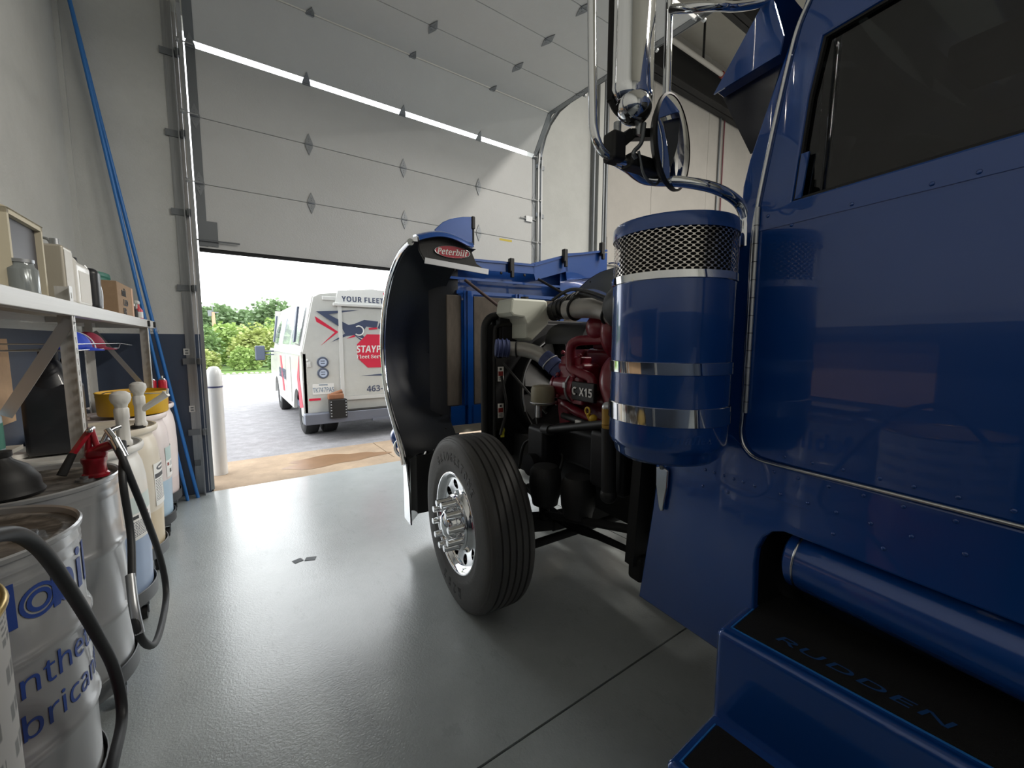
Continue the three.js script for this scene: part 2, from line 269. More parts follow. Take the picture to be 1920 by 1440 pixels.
// ---------- outside ----------
{
  const ap = structGroup('concrete_apron'); tag(ap, 'tan concrete apron strip across the door threshold', 'apron', null, 'structure');
  const xs = [-6, -2.2, 1.86, 5.5, 9.5];
  for (let i = 0; i < 4; i++) { mesh('slab', worldUV(bx(xs[i] + 0.006, xs[i + 1] - 0.006, -0.22, -0.012, -6.5, -5.49)), M.concrete, ap); }
  mesh('threshold_strip', worldUV(bx(-6, 9.5, -0.22, -0.006, -5.48, DZ - 0.002)), M.concrete, ap);
  mesh('joint_filler', bx(-6, 9.5, -0.24, -0.03, -6.5, DZ - 0.002), M.joint, ap);
  const st = []; for (let i = 0; i < 40; i++) { const a = i / 40 * 2 * Math.PI; const r = 1 + 0.18 * Math.sin(3 * a + 1) + 0.1 * Math.sin(7 * a); st.push([1.15 + 0.62 * r * Math.cos(a), -5.83 + 0.26 * r * Math.sin(a)]); }
  mesh('damp_patch', new THREE.ShapeGeometry(shapeOf(st.map(([x, z]) => [x, -z]))).rotateX(-Math.PI / 2).translate(0, -0.0095, 0), M.wetConcrete, ap);
  tag(struct('asphalt_lot', worldUV(bx(-60, 70, -0.3, -0.02, -24.2, -6.5)), M.asphalt), 'grey asphalt parking lot outside the door', 'pavement', null, 'structure');
  tag(struct('verge', worldUV(bx(-90, 110, -0.35, 0.0, -120, -24.2)), M.grass), 'grassy verge beyond the parking lot', 'grass', null, 'structure');
  // pale stones along the edge of the lot
  const stones = []; for (let i = 0; i < 5; i++) { const g = new THREE.IcosahedronGeometry(0.16, 1); const p = g.attributes.position; for (let k = 0; k < p.count; k++) { const n = 1 + 0.3 * Math.sin(p.getX(k) * 31 + i * 5) * Math.cos(p.getY(k) * 27 + p.getZ(k) * 23 + i); p.setXYZ(k, p.getX(k) * n, p.getY(k) * n * 0.6, p.getZ(k) * n); } g.computeVertexNormals(); stones.push(g); }
  for (let i = 0; i < 32; i++) { const x = -3.2 + i * 0.24 + rr(-0.02, 0.02); const o = mesh('edge_stone', stones[i % 5], M.rock); o.position.set(x, 0.0, -24.25 + rr(-0.12, 0.12)); o.rotation.y = rr(0, 6); o.scale.setScalar(rr(0.42, 0.55)); tag(o, 'small pale stone in the row along the far lot edge', 'stone', 'stones along the lot edge'); }
  const b = thing('bollard', 'white domed bollard just outside the left door jamb', 'bollard', [-0.10, -0.02, -5.95]);
  mesh('sleeve', lathe([[0.075, 0], [0.075, 1.05], [0.078, 1.06], [0.078, 1.2], [0.07, 1.25], [0.045, 1.29], [0, 1.3]], 28), M.white, b);
  mesh('band', cyl(0.079, 0.079, 0.018, 0, 1.06, 0), std({ color: '#3a3f63', roughness: 0.5 }), b);
}
// trees and bushes: leaf clumps scattered over a crown
const leafMats = [[0.30, 0.42, 0.12], [0.22, 0.34, 0.13], [0.17, 0.26, 0.12], [0.40, 0.46, 0.15]].map((c) => phy({ color: new THREE.Color().setRGB(...c), roughness: 0.8, side: THREE.DoubleSide, transmission: 0.3, thickness: 0 }));
const barkMat = std({ color: '#5b4a3c', roughness: 0.95 });
function crown(rx, ry, rz, n, size) {
  const g = [], leaf = new THREE.BufferGeometry();
  leaf.setAttribute('position', new THREE.Float32BufferAttribute([0, 0, 0, 0.5, 0.15, 0.35, 0, 0.05, 1, 0, 0, 0, 0, 0.05, 1, -0.5, 0.15, 0.35], 3)); leaf.computeVertexNormals(); const base = prep(leaf);
  const pos = [], nor = [], q = new THREE.Quaternion(), e = new THREE.Euler(), v = V(), w = V();
  for (let i = 0; i < n; i++) {
    const a = rr(0, 6.283), c = rr(-0.6, 1), s = Math.sqrt(1 - c * c), k = (0.55 + 0.5 * Math.pow(rnd(), 0.5)) * (1 + 0.22 * Math.sin(5 * a + 3 * c) + 0.12 * Math.sin(11 * a - 7 * c));
    v.set(rx * s * Math.cos(a) * k, ry * c * k, rz * s * Math.sin(a) * k); e.set(rr(-1.2, 0.8), rr(0, 6.28), rr(-0.6, 0.6)); q.setFromEuler(e); const sc = size * rr(0.6, 1.4);
    for (let j = 0; j < 6; j++) { w.fromBufferAttribute(base.attributes.position, j).multiplyScalar(sc).applyQuaternion(q).add(v); pos.push(w.x, w.y, w.z); w.fromBufferAttribute(base.attributes.normal, j).applyQuaternion(q); nor.push(w.x, w.y, w.z); }
  }
  const o = new THREE.BufferGeometry(); o.setAttribute('position', new THREE.Float32BufferAttribute(pos, 3)); o.setAttribute('normal', new THREE.Float32BufferAttribute(nor, 3)); o.setAttribute('uv', new THREE.Float32BufferAttribute(new Float32Array(pos.length / 3 * 2), 2)); return o;
}
function plant(name, label, cat, [x, y, z], rx, ry, mat, n, size, trunk, group) {
  const o = thing(name, label, cat, [x, y, z], 0, group);
  mesh('foliage', crown(rx, ry, rx * 0.8, n, size).translate(0, trunk + ry * 0.62, 0), leafMats[mat], o);
  mesh('trunk', rod([0, 0, 0], [0, trunk + ry * 0.6, 0], 0.05 + rx * 0.04, 0.03, 8), barkMat, o); return o;
}
// in front: bright bushes; behind: taller trees
const HEDGE = 'bushes across the lot', FAR = 'trees on the horizon';
plant('bush', 'tall green bush at the left edge of the doorway view', 'bush', [-1.5, 0, -30], 1.2, 1.5, 1, 3000, 0.2, 0.1, HEDGE);
plant('bush', 'bright green bush just right of the utility pole', 'bush', [0.45, 0, -33], 1.35, 1.4, 0, 3400, 0.22, 0.1, HEDGE);
plant('bush', 'light yellowish bush at the middle of the hedge', 'bush', [1.75, 0, -30], 1.2, 1.35, 3, 3000, 0.2, 0.1, HEDGE);
plant('bush', 'wide green bush behind the van mirror', 'bush', [3.9, 0, -37.5], 1.55, 1.75, 0, 3400, 0.22, 0.1, HEDGE);
plant('bush', 'green bush mostly hidden behind the van cab', 'bush', [5.3, 0, -30], 1.3, 1.6, 1, 2600, 0.2, 0.1, HEDGE);
plant('bush', 'low olive shrub at the foot of the utility pole', 'bush', [-0.8, 0, -27], 0.55, 0.6, 3, 1800, 0.15, 0.05, HEDGE);
plant('bush', 'low green shrub in front of the hedge middle', 'bush', [0.95, 0, -27], 0.55, 0.68, 0, 2000, 0.15, 0.05, HEDGE);
plant('bush', 'low dark shrub in front of the hedge near the van', 'bush', [2.75, 0, -27], 0.55, 0.72, 1, 2000, 0.15, 0.05, HEDGE);
plant('tree', 'taller dark tree beside the van windows', 'tree', [4.7, 0, -52], 2.2, 2.5, 2, 2800, 0.42, 1.5, FAR);
plant('tree', 'dark tree at the left end of the horizon', 'tree', [-3.2, 0, -54], 2.4, 2.1, 2, 2600, 0.45, 1.8, FAR);
plant('tree', 'rounded dark tree behind the utility pole', 'tree', [-0.4, 0, -61], 3.0, 2.3, 2, 3000, 0.5, 1.6, FAR);
plant('tree', 'dark tree on the horizon above the yellowish bush', 'tree', [2.5, 0, -69], 2.9, 2.2, 2, 2600, 0.55, 1.8, FAR);
plant('tree', 'lower dark tree between the two round horizon trees', 'tree', [1.1, 0, -78], 3.9, 1.9, 2, 2600, 0.58, 1.2, FAR);
{
  const p = thing('utility_pole', 'slim wooden utility pole with insulators behind the bushes', 'pole', [-0.42, 0, -45]);
  mesh('pole', rod([0, 0, 0], [-0.1, 4.1, 0], 0.16, 0.13, 10), std({ map: tintTex([0.80, 0.62, 0.52], 0.1, 1), roughness: 0.9 }), p);
  mesh('transformer', cyl(0.16, 0.16, 0.5, -0.3, 4.0, 0), M.zincDark, p); mesh('crossarm', bx(-0.5, 0.3, 4.05, 4.13, -0.04, 0.04), M.zincDark, p); mesh('mast', rod([-0.1, 4.1, 0], [-0.1, 4.75, 0], 0.03), M.zincDark, p);
  const b = thing('far_shed', 'small white shed glimpsed through the bushes', 'building', [1.2, 0, -42]);
  mesh('wall', bx(-1.1, 1.1, 0, 2.2, -0.8, 0.8), M.white, b); mesh('roof', ext([[-1.25, 2.2], [1.25, 2.2], [0, 2.7]], 1.8).translate(0, 0, -0.9), M.rock, b);
  const d = thing('dark_container', 'dark box container left of the utility pole foot', 'container', [-0.85, 0, -40]);
  mesh('body', rbox(1.3, 1.3, 1, 0.03, 0, 0.65, 0), M.steelDark, d); mesh('lid', rbox(1.4, 0.09, 1.1, 0.03, 0, 1.33, 0), M.steelDark, d);
}

// ---------- left side: drums on dollies, pumps, shelving ----------
const ML = {
  drumGrey: phy({ map: tintTex([0.66, 0.665, 0.67], 0.03, 1), roughness: 0.3, metalness: 0.35, clearcoat: 0.5 }),
  drumTop: std({ map: dataTex(512, (x, y) => { const a = at(nA, x * 0.7, y * 2.2), b = at(nB, x, y), k = a * 0.6 + b * 0.5; const t = Math.max(0, Math.min(1, (k - 0.42) * 4)); return [0.30 + 0.30 * t, 0.29 + 0.29 * t, 0.275 + 0.28 * t]; }, true, 1.4), roughness: 0.42, metalness: 0.25 }),
  hdpe: phy({ color: '#e2e0da', roughness: 0.42, transmission: 0, clearcoat: 0.2 }),
  hdpeCream: phy({ color: '#ded4c2', roughness: 0.42, clearcoat: 0.2 }),
  hdpePink: phy({ color: '#e2d6d2', roughness: 0.42, clearcoat: 0.2 }),
  fillBlue: phy({ color: '#9fb2cf', roughness: 0.4, clearcoat: 0.2 }), fillTan: phy({ color: '#d2c0a0', roughness: 0.4, clearcoat: 0.2 }), fillSky: phy({ color: '#a9c3d6', roughness: 0.4, clearcoat: 0.2 }), fillPink: phy({ color: '#dccbc6', roughness: 0.4, clearcoat: 0.2 }),
  dolly: std({ color: '#6c6e70', roughness: 0.5, metalness: 0.4 }), dollyDark: std({ color: '#2c2d2f', roughness: 0.6 }),
  blueInk: std({ color: '#2f4a94', roughness: 0.4 }), red: phy({ color: '#9c1526', roughness: 0.35, clearcoat: 0.4 }), redCan: phy({ color: '#c01f33', roughness: 0.35, clearcoat: 0.5 }),
  hose: std({ color: '#26282a', roughness: 0.5 }), pumpWhite: phy({ color: '#dcdbd6', roughness: 0.4 }), yellow: std({ color: '#d6a81c', roughness: 0.45 }),
  jugBlack: phy({ color: '#1d1f24', roughness: 0.4, clearcoat: 0.2 }), shelf: std({ map: tintTex([0.80, 0.80, 0.79], 0.04, 1), roughness: 0.4, metalness: 0.2 }), shelfBoard: std({ map: tintTex([0.72, 0.70, 0.66], 0.06, 1), roughness: 0.8 }),
  card: std({ map: tintTex([0.60, 0.50, 0.40], 0.06, 1), roughness: 0.9 }), beige: std({ color: '#cfc6ae', roughness: 0.6 }), paper: std({ color: '#e6e4df', roughness: 0.7 }), green: std({ color: '#1f6b58', roughness: 0.5 }), blueBright: std({ color: '#2749c8', roughness: 0.6 }), maroon: std({ color: '#8a1f3c', roughness: 0.75 }), bluePole: std({ color: '#2f74bd', roughness: 0.4 }),
};
function printTex(w, h, draw) { const c = document.createElement('canvas'); c.width = w; c.height = h; const x = c.getContext('2d'); draw(x, w, h); const t = new THREE.CanvasTexture(c); t.colorSpace = THREE.SRGBColorSpace; return t; }
const smallPrint = (x, x0, y0, w, rows, step, hgt) => { for (let i = 0; i < rows; i++) { let p = x0; while (p < x0 + w) { const l = rr(4, 22); x.fillRect(p, y0 + i * step, Math.min(l, x0 + w - p), hgt); p += l + 4; } } };
const labelTex = [0, 1, 2].map((k) => printTex(256, 384, (x, w, h) => { x.fillStyle = '#f1f0ec'; x.fillRect(0, 0, w, h); x.fillStyle = '#555a60'; x.font = 'bold 40px sans-serif';
  if (k === 0) { x.beginPath(); x.ellipse(128, 46, 90, 28, 0, 0, 7); x.fill(); x.fillStyle = '#f1f0ec'; x.fillRect(70, 38, 116, 16); x.fillStyle = '#3c4046'; x.fillRect(10, 96, 236, 40); smallPrint(x, 14, 150, 108, 14, 14, 6); smallPrint(x, 136, 150, 108, 14, 14, 6); }
  if (k === 1) { x.fillStyle = '#bcd0cd'; x.fillRect(0, 0, w, 170); x.fillStyle = '#8e3a34'; x.fillRect(20, 200, 40, 40); x.fillStyle = '#555a60'; smallPrint(x, 80, 196, 160, 5, 12, 6); x.fillStyle = '#333'; x.fillRect(60, 290, 50, 50); smallPrint(x, 130, 290, 100, 5, 12, 6); }
  if (k === 2) { x.fillStyle = '#cfdcd8'; x.fillRect(0, 0, w, 150); x.fillStyle = '#4a4e58'; smallPrint(x, 16, 220, 220, 10, 14, 7); x.fillStyle = '#9a3a3a'; x.fillRect(150, 170, 50, 26); x.fillStyle = '#333'; x.fillRect(24, 168, 60, 30); }
}));
const labelMats = labelTex.map((t) => std({ map: t, roughness: 0.5 }));
function labelPatch(R, a0, y0, y1, w) { const da = w / R; return grid(14, 1, (u, v) => { const a = a0 + da / 2 - da * u; return [R * Math.cos(a), y0 + (y1 - y0) * v, R * Math.sin(a)]; }); }
function drumDolly(z, label, mat) {
  const o = thing('drum_dolly', label, 'dolly', [-0.69, 0, z], 0, 'drum dollies');
  mesh('tray', lathe([[0.0, 0.105], [0.292, 0.105], [0.2995, 0.11], [0.2995, 0.185], [0.296, 0.188], [0.2945, 0.13], [0.0, 0.125]], 48), mat, o);
  for (let k = 0; k < 5; k++) { const a = k / 5 * 6.283 + 0.35, x = 0.262 * Math.cos(a), w = 0.262 * Math.sin(a); const c = mesh('caster', [box(0.05, 0.02, 0.05, x, 0.098, w), box(0.006, 0.06, 0.035, x + 0.018, 0.065, w), box(0.006, 0.06, 0.035, x - 0.018, 0.065, w)], M.zincDark, o); mesh('caster_wheel', [rod([x - 0.013, 0.036, w], [x + 0.013, 0.036, w], 0.036, 0.036, 18)], M.black, c); }
  return o;
}
const DY = 0.126;   // drums stand in the trays
function steelDrum(z, label) {
  const o = thing('steel_drum', label, 'drum', [-0.69, DY, z], 0, 'grey steel oil drums');
  const p = [[0.28, 0]]; p.push([0.292, 0.005], [0.292, 0.02], [0.285, 0.03]);
  for (const y of [0.29, 0.585]) p.push([0.285, y - 0.028], [0.292, y - 0.016], [0.297, y], [0.292, y + 0.016], [0.285, y + 0.028]);
  for (let i = 0; i < 3; i++) p.push([0.285, 0.79 + i * 0.02], [0.2865, 0.795 + i * 0.02], [0.285, 0.80 + i * 0.02]);
  p.push([0.285, 0.862], [0.292, 0.868], [0.293, 0.88], [0.288, 0.885], [0.282, 0.88], [0.28, 0.862]);
  mesh('shell', lathe(p, 64), ML.drumGrey, o);
  mesh('lid', worldUV(lathe([[0, 0.862], [0.24, 0.862], [0.245, 0.866], [0.252, 0.866], [0.257, 0.862], [0.281, 0.862]], 56), 1), ML.drumTop, o);
  mesh('bung', [cyl(0.032, 0.034, 0.012, 0.19, 0.867, 0.02, 0, 0, 0, 16), cyl(0.018, 0.02, 0.02, 0.19, 0.873, 0.02, 0, 0, 0, 6)], M.zinc, o);
  mesh('vent_cap', [cyl(0.018, 0.02, 0.012, -0.2, 0.867, -0.04, 0, 0, 0, 16)], M.zinc, o);
  return o;
}
const d1 = steelDrum(-1.8, 'grey steel oil drum with blue printed lettering and a dirty top');
{ // blue print on the first drum; angles are measured from +x towards +z
  const R = 0.2862, put = (g, a, y, par) => mesh('lettering', wrap(g, R, a).translate(0, y, 0), ML.blueInk, par);
  const A = 0.37;
  put(text('M', 0.125, { depth: 0.0012 }), A + 0.64, 0.745, d1);
  put(new THREE.ExtrudeGeometry(shapeOf(circle(0, 0, 0.047, 28), [circle(0, 0, 0.037, 28)]), { depth: 0.0012, bevelEnabled: false }), A + 0.235, 0.73, d1);
  put(new THREE.ExtrudeGeometry(shapeOf(circle(0, 0, 0.031, 28), [circle(0, 0, 0.020, 28)]), { depth: 0.0012, bevelEnabled: false }), A + 0.235, 0.73, d1);
  put(text('bil', 0.12, { depth: 0.0012 }), A - 0.19, 0.745, d1);
  put(text('Synthetic', 0.07, { f: 'sans_regular', depth: 0.0012 }), A + 0.12, 0.505, d1);
  put(text('Lubricants', 0.07, { f: 'sans_regular', depth: 0.0012 }), A + 0.06, 0.395, d1);
}
steelDrum(-2.42, 'grey steel drum carrying the red hand pump');
const dl1 = drumDolly(-1.8, 'grey dolly under the steel drum with blue lettering', ML.dolly);
drumDolly(-2.42, 'grey dolly under the steel drum with the red pump', ML.dolly);
function plasticDrum(z, label, matA, matB, level, lab, labA) {
  const o = thing('plastic_drum', label, 'drum', [-0.69, DY, z], 0, 'white plastic drums');
  const prof = [[0.255, 0], [0.275, 0.015], [0.282, 0.05], [0.285, 0.2], [0.292, 0.40], [0.292, 0.52], [0.287, 0.68], [0.276, 0.76], [0.262, 0.80], [0.258, 0.815], [0.262, 0.828], [0.284, 0.838], [0.29, 0.85], [0.29, 0.868], [0.284, 0.878], [0.274, 0.876], [0.27, 0.862]];
  const rAt = (y) => { for (let i = 1; i < prof.length; i++) if (prof[i][1] >= y) { const [r0, y0] = prof[i - 1], [r1, y1] = prof[i]; return r0 + (r1 - r0) * (y - y0) / (y1 - y0); } };
  const lo = [...prof.filter((p) => p[1] < level), [rAt(level), level]], hi = [[rAt(level), level], ...prof.filter((p) => p[1] > level)];
  mesh('body', lathe(hi, 56), matA, o); mesh('filled_body', lathe(lo, 56), matB, o);
  mesh('lid', lathe([[0, 0.848], [0.16, 0.848], [0.17, 0.856], [0.235, 0.856], [0.245, 0.85], [0.271, 0.863]], 48), matA, o);
  mesh('bung', [cyl(0.038, 0.04, 0.02, 0.19, 0.866, 0.0, 0, 0, 0, 18), cyl(0.02, 0.02, 0.03, 0.19, 0.875, 0, 0, 0, 0, 6)], M.black, o);
  mesh('bung', [cyl(0.038, 0.04, 0.02, -0.19, 0.866, 0.0, 0, 0, 0, 18)], matA, o);
  if (lab >= 0) mesh('label', labelPatch(0.2935, labA, lab === 0 ? 0.33 : 0.36, lab === 0 ? 0.62 : 0.60, 0.2), labelMats[lab], o);
  return o;
}
plasticDrum(-3.1, 'white plastic drum with blue liquid low inside, just behind the steel drums', ML.hdpe, ML.fillBlue, 0.40, 2, 0.35);
plasticDrum(-3.72, 'cream plastic drum with a printed label, carrying the pump with the angled spout', ML.hdpeCream, ML.fillTan, 0.30, 0, 0.10);
plasticDrum(-4.32, 'pinkish white plastic drum under the yellow pan', ML.hdpePink, ML.fillSky, 0.34, 1, 0.05);
plasticDrum(-4.925, 'white plastic drum at the far end of the row by the front wall', ML.hdpePink, ML.fillPink, 0.2, -1, 0);
drumDolly(-3.1, 'grey dolly under the white drum with blue liquid', ML.dolly); drumDolly(-3.72, 'dark dolly under the cream drum with the printed label', ML.dolly); drumDolly(-4.32, 'dark dolly under the drum with the yellow pan', ML.dollyDark); drumDolly(-4.925, 'dark dolly under the last drum by the front wall', ML.dollyDark);
{ // nearest, open-topped drum at the picture's lower left corner
  const o = thing('fiber_drum', 'white labelled open drum with gold rim and pink base at the lower left corner', 'drum', [-0.675, 0, -1.17]);
  const pink = phy({ map: tintTex([0.62, 0.30, 0.36], 0.25, 2, 0.2), roughness: 0.35, clearcoat: 0.4 });
  mesh('body', lathe([[0.29, 0.62], [0.291, 0.98], [0.291, 1.04], [0.284, 1.04], [0.283, 0.3]], 56), std({ map: printTex(1024, 256, (x, w, h) => { x.fillStyle = '#e3e1dd'; x.fillRect(0, 0, w, h); x.fillStyle = '#9a9a98'; for (let k = 0; k < 8; k++) smallPrint(x, k * 128 + 10, 20, 105, 16, 14, 6); }), roughness: 0.55 }), o);
  mesh('rim', tor(0.289, 0.009, 0, 1.045, 0, Math.PI / 2, 0, 0, 64), std({ color: '#b59a55', metalness: 0.8, roughness: 0.3 }), o);
  mesh('inner_liner', lathe([[0.0, 0.80], [0.282, 0.80], [0.283, 1.035]], 48), std({ color: '#b39b63', roughness: 0.6 }), o);
  mesh('base_bulge', lathe([[0.25, 0], [0.285, 0.03], [0.305, 0.2], [0.318, 0.42], [0.31, 0.56], [0.291, 0.625]], 56), pink, o);
}
{ // red hand pump on the second drum
  const o = thing('hand_pump', 'red rotary hand pump with black grip on the steel drum', 'pump', [-0.475, 0.995, -2.43]); o.scale.setScalar(0.9);
  mesh('base', [lathe([[0.0, 0], [0.05, 0], [0.05, 0.012], [0.042, 0.02], [0.04, 0.06], [0.046, 0.075], [0.046, 0.09], [0, 0.095]], 28), ...[0.4, 2.5, 4.6].map((a) => sph(0.009, 0.043 * Math.cos(a), 0.014, 0.043 * Math.sin(a), 1, 1, 1, 8))], ML.red, o);
  mesh('body', [rbox(0.075, 0.05, 0.06, 0.018, 0.01, 0.11, 0), rod([0.0, 0.12, 0], [0.085, 0.155, 0.03], 0.024, 0.02), rod([-0.02, 0.1, 0], [-0.005, 0.22, 0], 0.014, 0.012), rod([0.02, 0.12, 0.01], [0.0, 0.225, 0], 0.012, 0.012)], ML.red, o);
  mesh('pivot', [rod([0, 0.225, -0.03], [0, 0.225, 0.03], 0.01), sph(0.013, 0, 0.225, 0.032, 1, 1, 1, 10)], M.chromeSoft, o);
  const lv = mesh('lever', [bar([0.0, 0.23, 0], [-0.055, 0.13, 0.06], 0.022, 0.016)], ML.red, o); mesh('grip', rod([-0.055, 0.13, 0.06], [-0.088, 0.045, 0.10], 0.014, 0.017), M.rubber, lv);
  mesh('outlet', [rod([0.085, 0.155, 0.03], [0.10, 0.14, 0.045], 0.016), rod([0.078, 0.165, 0.05], [0.082, 0.18, 0.07], 0.02)], M.chromeSoft, o);
  const h = thing('pump_hose', 'black hose looped down from the red hand pump with steel ferrule', 'hose', [0, 0, 0]);
  mesh('tube', tube([[-0.375, 1.14, -2.385], [-0.37, 1.10, -2.35], [-0.365, 1.0, -2.26], [-0.35, 0.78, -2.22], [-0.335, 0.60, -2.06], [-0.315, 0.47, -1.99], [-0.295, 0.35, -2.1], [-0.288, 0.325, -2.3], [-0.288, 0.37, -2.5], [-0.30, 0.55, -2.5], [-0.32, 0.83, -2.34], [-0.35, 1.03, -2.28], [-0.385, 1.16, -2.32]], 0.013, 12, 140), ML.hose, h);
  mesh('ferrule', tube([[-0.345, 0.66, -2.11], [-0.33, 0.57, -2.03], [-0.315, 0.475, -1.99]], 0.0155, 14, 16), M.alu, h);
  mesh('nozzle', [rod([-0.385, 1.16, -2.32], [-0.412, 1.205, -2.345], 0.011), rod([-0.362, 1.09, -2.30], [-0.39, 1.165, -2.325], 0.018)], M.chromeSoft, h);
  const g = thing('black_hose', 'thick black hose arching in front of the lettered steel drum', 'hose', [0, 0, 0]);
  mesh('tube', tube([[-0.40, 1.06, -0.86], [-0.36, 1.22, -1.0], [-0.345, 1.22, -1.12], [-0.34, 1.145, -1.24], [-0.335, 0.99, -1.37], [-0.325, 0.79, -1.5], [-0.315, 0.60, -1.6], [-0.305, 0.46, -1.58], [-0.30, 0.44, -1.36], [-0.30, 0.3, -1.15], [-0.27, 0.12, -0.95], [-0.26, 0.02, -0.7]], 0.0138, 12, 140), ML.hose, g);
  mesh('fitting', rod([-0.40, 1.06, -0.86], [-0.41, 1.03, -0.85], 0.022), M.alu, g);
}
function whitePump(x, z, label, spout) {
  const o = thing('drum_pump', label, 'pump', [x, 0.995, z], 0, 'white plastic drum pumps');
  mesh('body', lathe([[0.0, 0], [0.036, 0], [0.036, 0.02], [0.03, 0.028], [0.028, 0.14], [0.033, 0.15], [0.033, 0.2], [0.026, 0.21]], 24), ML.pumpWhite, o);
  mesh('knob', lathe([[0.0, 0.2], [0.026, 0.205], [0.03, 0.225], [0.04, 0.24], [0.046, 0.262], [0.042, 0.285], [0.026, 0.298], [0, 0.302]], 24), ML.pumpWhite, o);
  if (spout) mesh('spout', [rod([0.0, 0.10, 0.0], [0.155, 0.215, 0.05], 0.019, 0.021), rod([0.155, 0.215, 0.05], [0.16, 0.25, 0.05], 0.007), rod([0.13, 0.197, 0.04], [0.135, 0.232, 0.04], 0.007)], ML.pumpWhite, o);
  else mesh('spout', [tube([[0.0, 0.11, 0.01], [-0.045, 0.09, 0.05], [-0.07, 0.04, 0.07]], 0.014), rod([-0.07, 0.045, 0.07], [-0.075, 0.02, 0.073], 0.017)], M.chromeSoft, o);
  return o;
}
whitePump(-0.478, -3.09, 'white drum pump nearest the red pump, on the drum with blue liquid', false);
whitePump(-0.485, -3.73, 'white drum pump with long angled spout on the cream drum', true);
{
  const o = thing('yellow_pan', 'open yellow steel pan on the pinkish drum', 'pan', [-0.60, 1.0055, -4.36]);
  mesh('wall', lathe([[0.0, 0], [0.205, 0], [0.21, 0.01], [0.215, 0.165], [0.219, 0.172], [0.212, 0.175], [0.207, 0.165], [0.2, 0.015], [0, 0.012]], 48), ML.yellow, o);
  mesh('bail_handle', tube([[-0.212, 0.14, 0.03], [-0.1, 0.19, 0.20], [0.08, 0.172, 0.212], [0.19, 0.155, 0.11]], 0.003, 6), M.zinc, o);
  for (const [x, n] of [[-0.535, 'left red spray can behind the yellow pan'], [-0.462, 'right red spray can behind the yellow pan']]) { const c = thing('spray_can', n, 'can', [x, 0.996, -4.86], 0, 'red spray cans'); mesh('can', lathe([[0, 0], [0.031, 0], [0.033, 0.004], [0.033, 0.21], [0.028, 0.225], [0.018, 0.235], [0, 0.236]], 24), ML.redCan, c); mesh('shoulder', lathe([[0.029, 0.222], [0.02, 0.238], [0.012, 0.242], [0, 0.243]], 20), M.chromeSoft, c); mesh('nozzle', cyl(0.006, 0.007, 0.02, 0, 0.252, 0), M.white, c); }
  const f = thing('drain_funnel', 'black wide funnel resting upside down on the drum top', 'funnel', [-0.70, 0.993, -2.31]); f.scale.setScalar(0.82);
  mesh('cone', lathe([[0.128, 0], [0.132, 0.012], [0.122, 0.03], [0.118, 0.07], [0.085, 0.13], [0.04, 0.165], [0.034, 0.18], [0.033, 0.205], [0, 0.206]], 36), M.black, f); mesh('collar', lathe([[0.036, 0.18], [0.04, 0.182], [0.04, 0.205], [0.0, 0.21]], 24), M.black, f);
  const j = thing('black_jug', 'tall black plastic jug with handle standing behind the shelf post', 'jug', [-0.745, 0.984, -3.17], 0.05); j.scale.set(0.8, 0.98, 0.74);
  mesh('body', [rbox(0.25, 0.37, 0.31, 0.03, 0, 0.185, 0)], ML.jugBlack, j);
  mesh('shoulder', [shell(16, 8, (u, v) => { const a = u * 2 * Math.PI, k = Math.pow(v, 0.9), c = Math.cos(a), s = Math.sin(a), e = 2.6, q = Math.pow(Math.pow(Math.abs(c), e) + Math.pow(Math.abs(s), e), -1 / e); const rx = 0.124 * (1 - k) + 0.04 * k, rz = 0.153 * (1 - k) + 0.04 * k; return [rx * c * (q * (1 - k) + k), 0.35 + 0.15 * k, rz * s * (q * (1 - k) + k) + 0.05 * k]; }, 0.003)], ML.jugBlack, j);
  mesh('cap', lathe([[0.042, 0], [0.045, 0.005], [0.045, 0.055], [0.038, 0.062], [0, 0.062]], 24, 0, 0.495, 0.05), M.black, j);
  mesh('handle', tube([[0.06, 0.36, -0.10], [0.075, 0.46, -0.12], [0.085, 0.50, -0.06], [0.06, 0.49, 0.0]], 0.02, 12), ML.jugBlack, j);
  const b = thing('clear_jug', 'small jug with green label and white cap on the low ledge', 'jug', [-0.868, 1.087, -2.66]);
  mesh('body', lathe([[0, 0], [0.075, 0], [0.08, 0.01], [0.08, 0.16], [0.06, 0.19], [0.035, 0.2]], 28), std({ color: '#9fb3bd', roughness: 0.35 }), b); mesh('label', cyl(0.081, 0.081, 0.11, 0, 0.08, 0, 0, 0, 0, 28, true), ML.green, b); mesh('cap', cyl(0.042, 0.046, 0.05, 0, 0.222, 0), M.white, b);
}
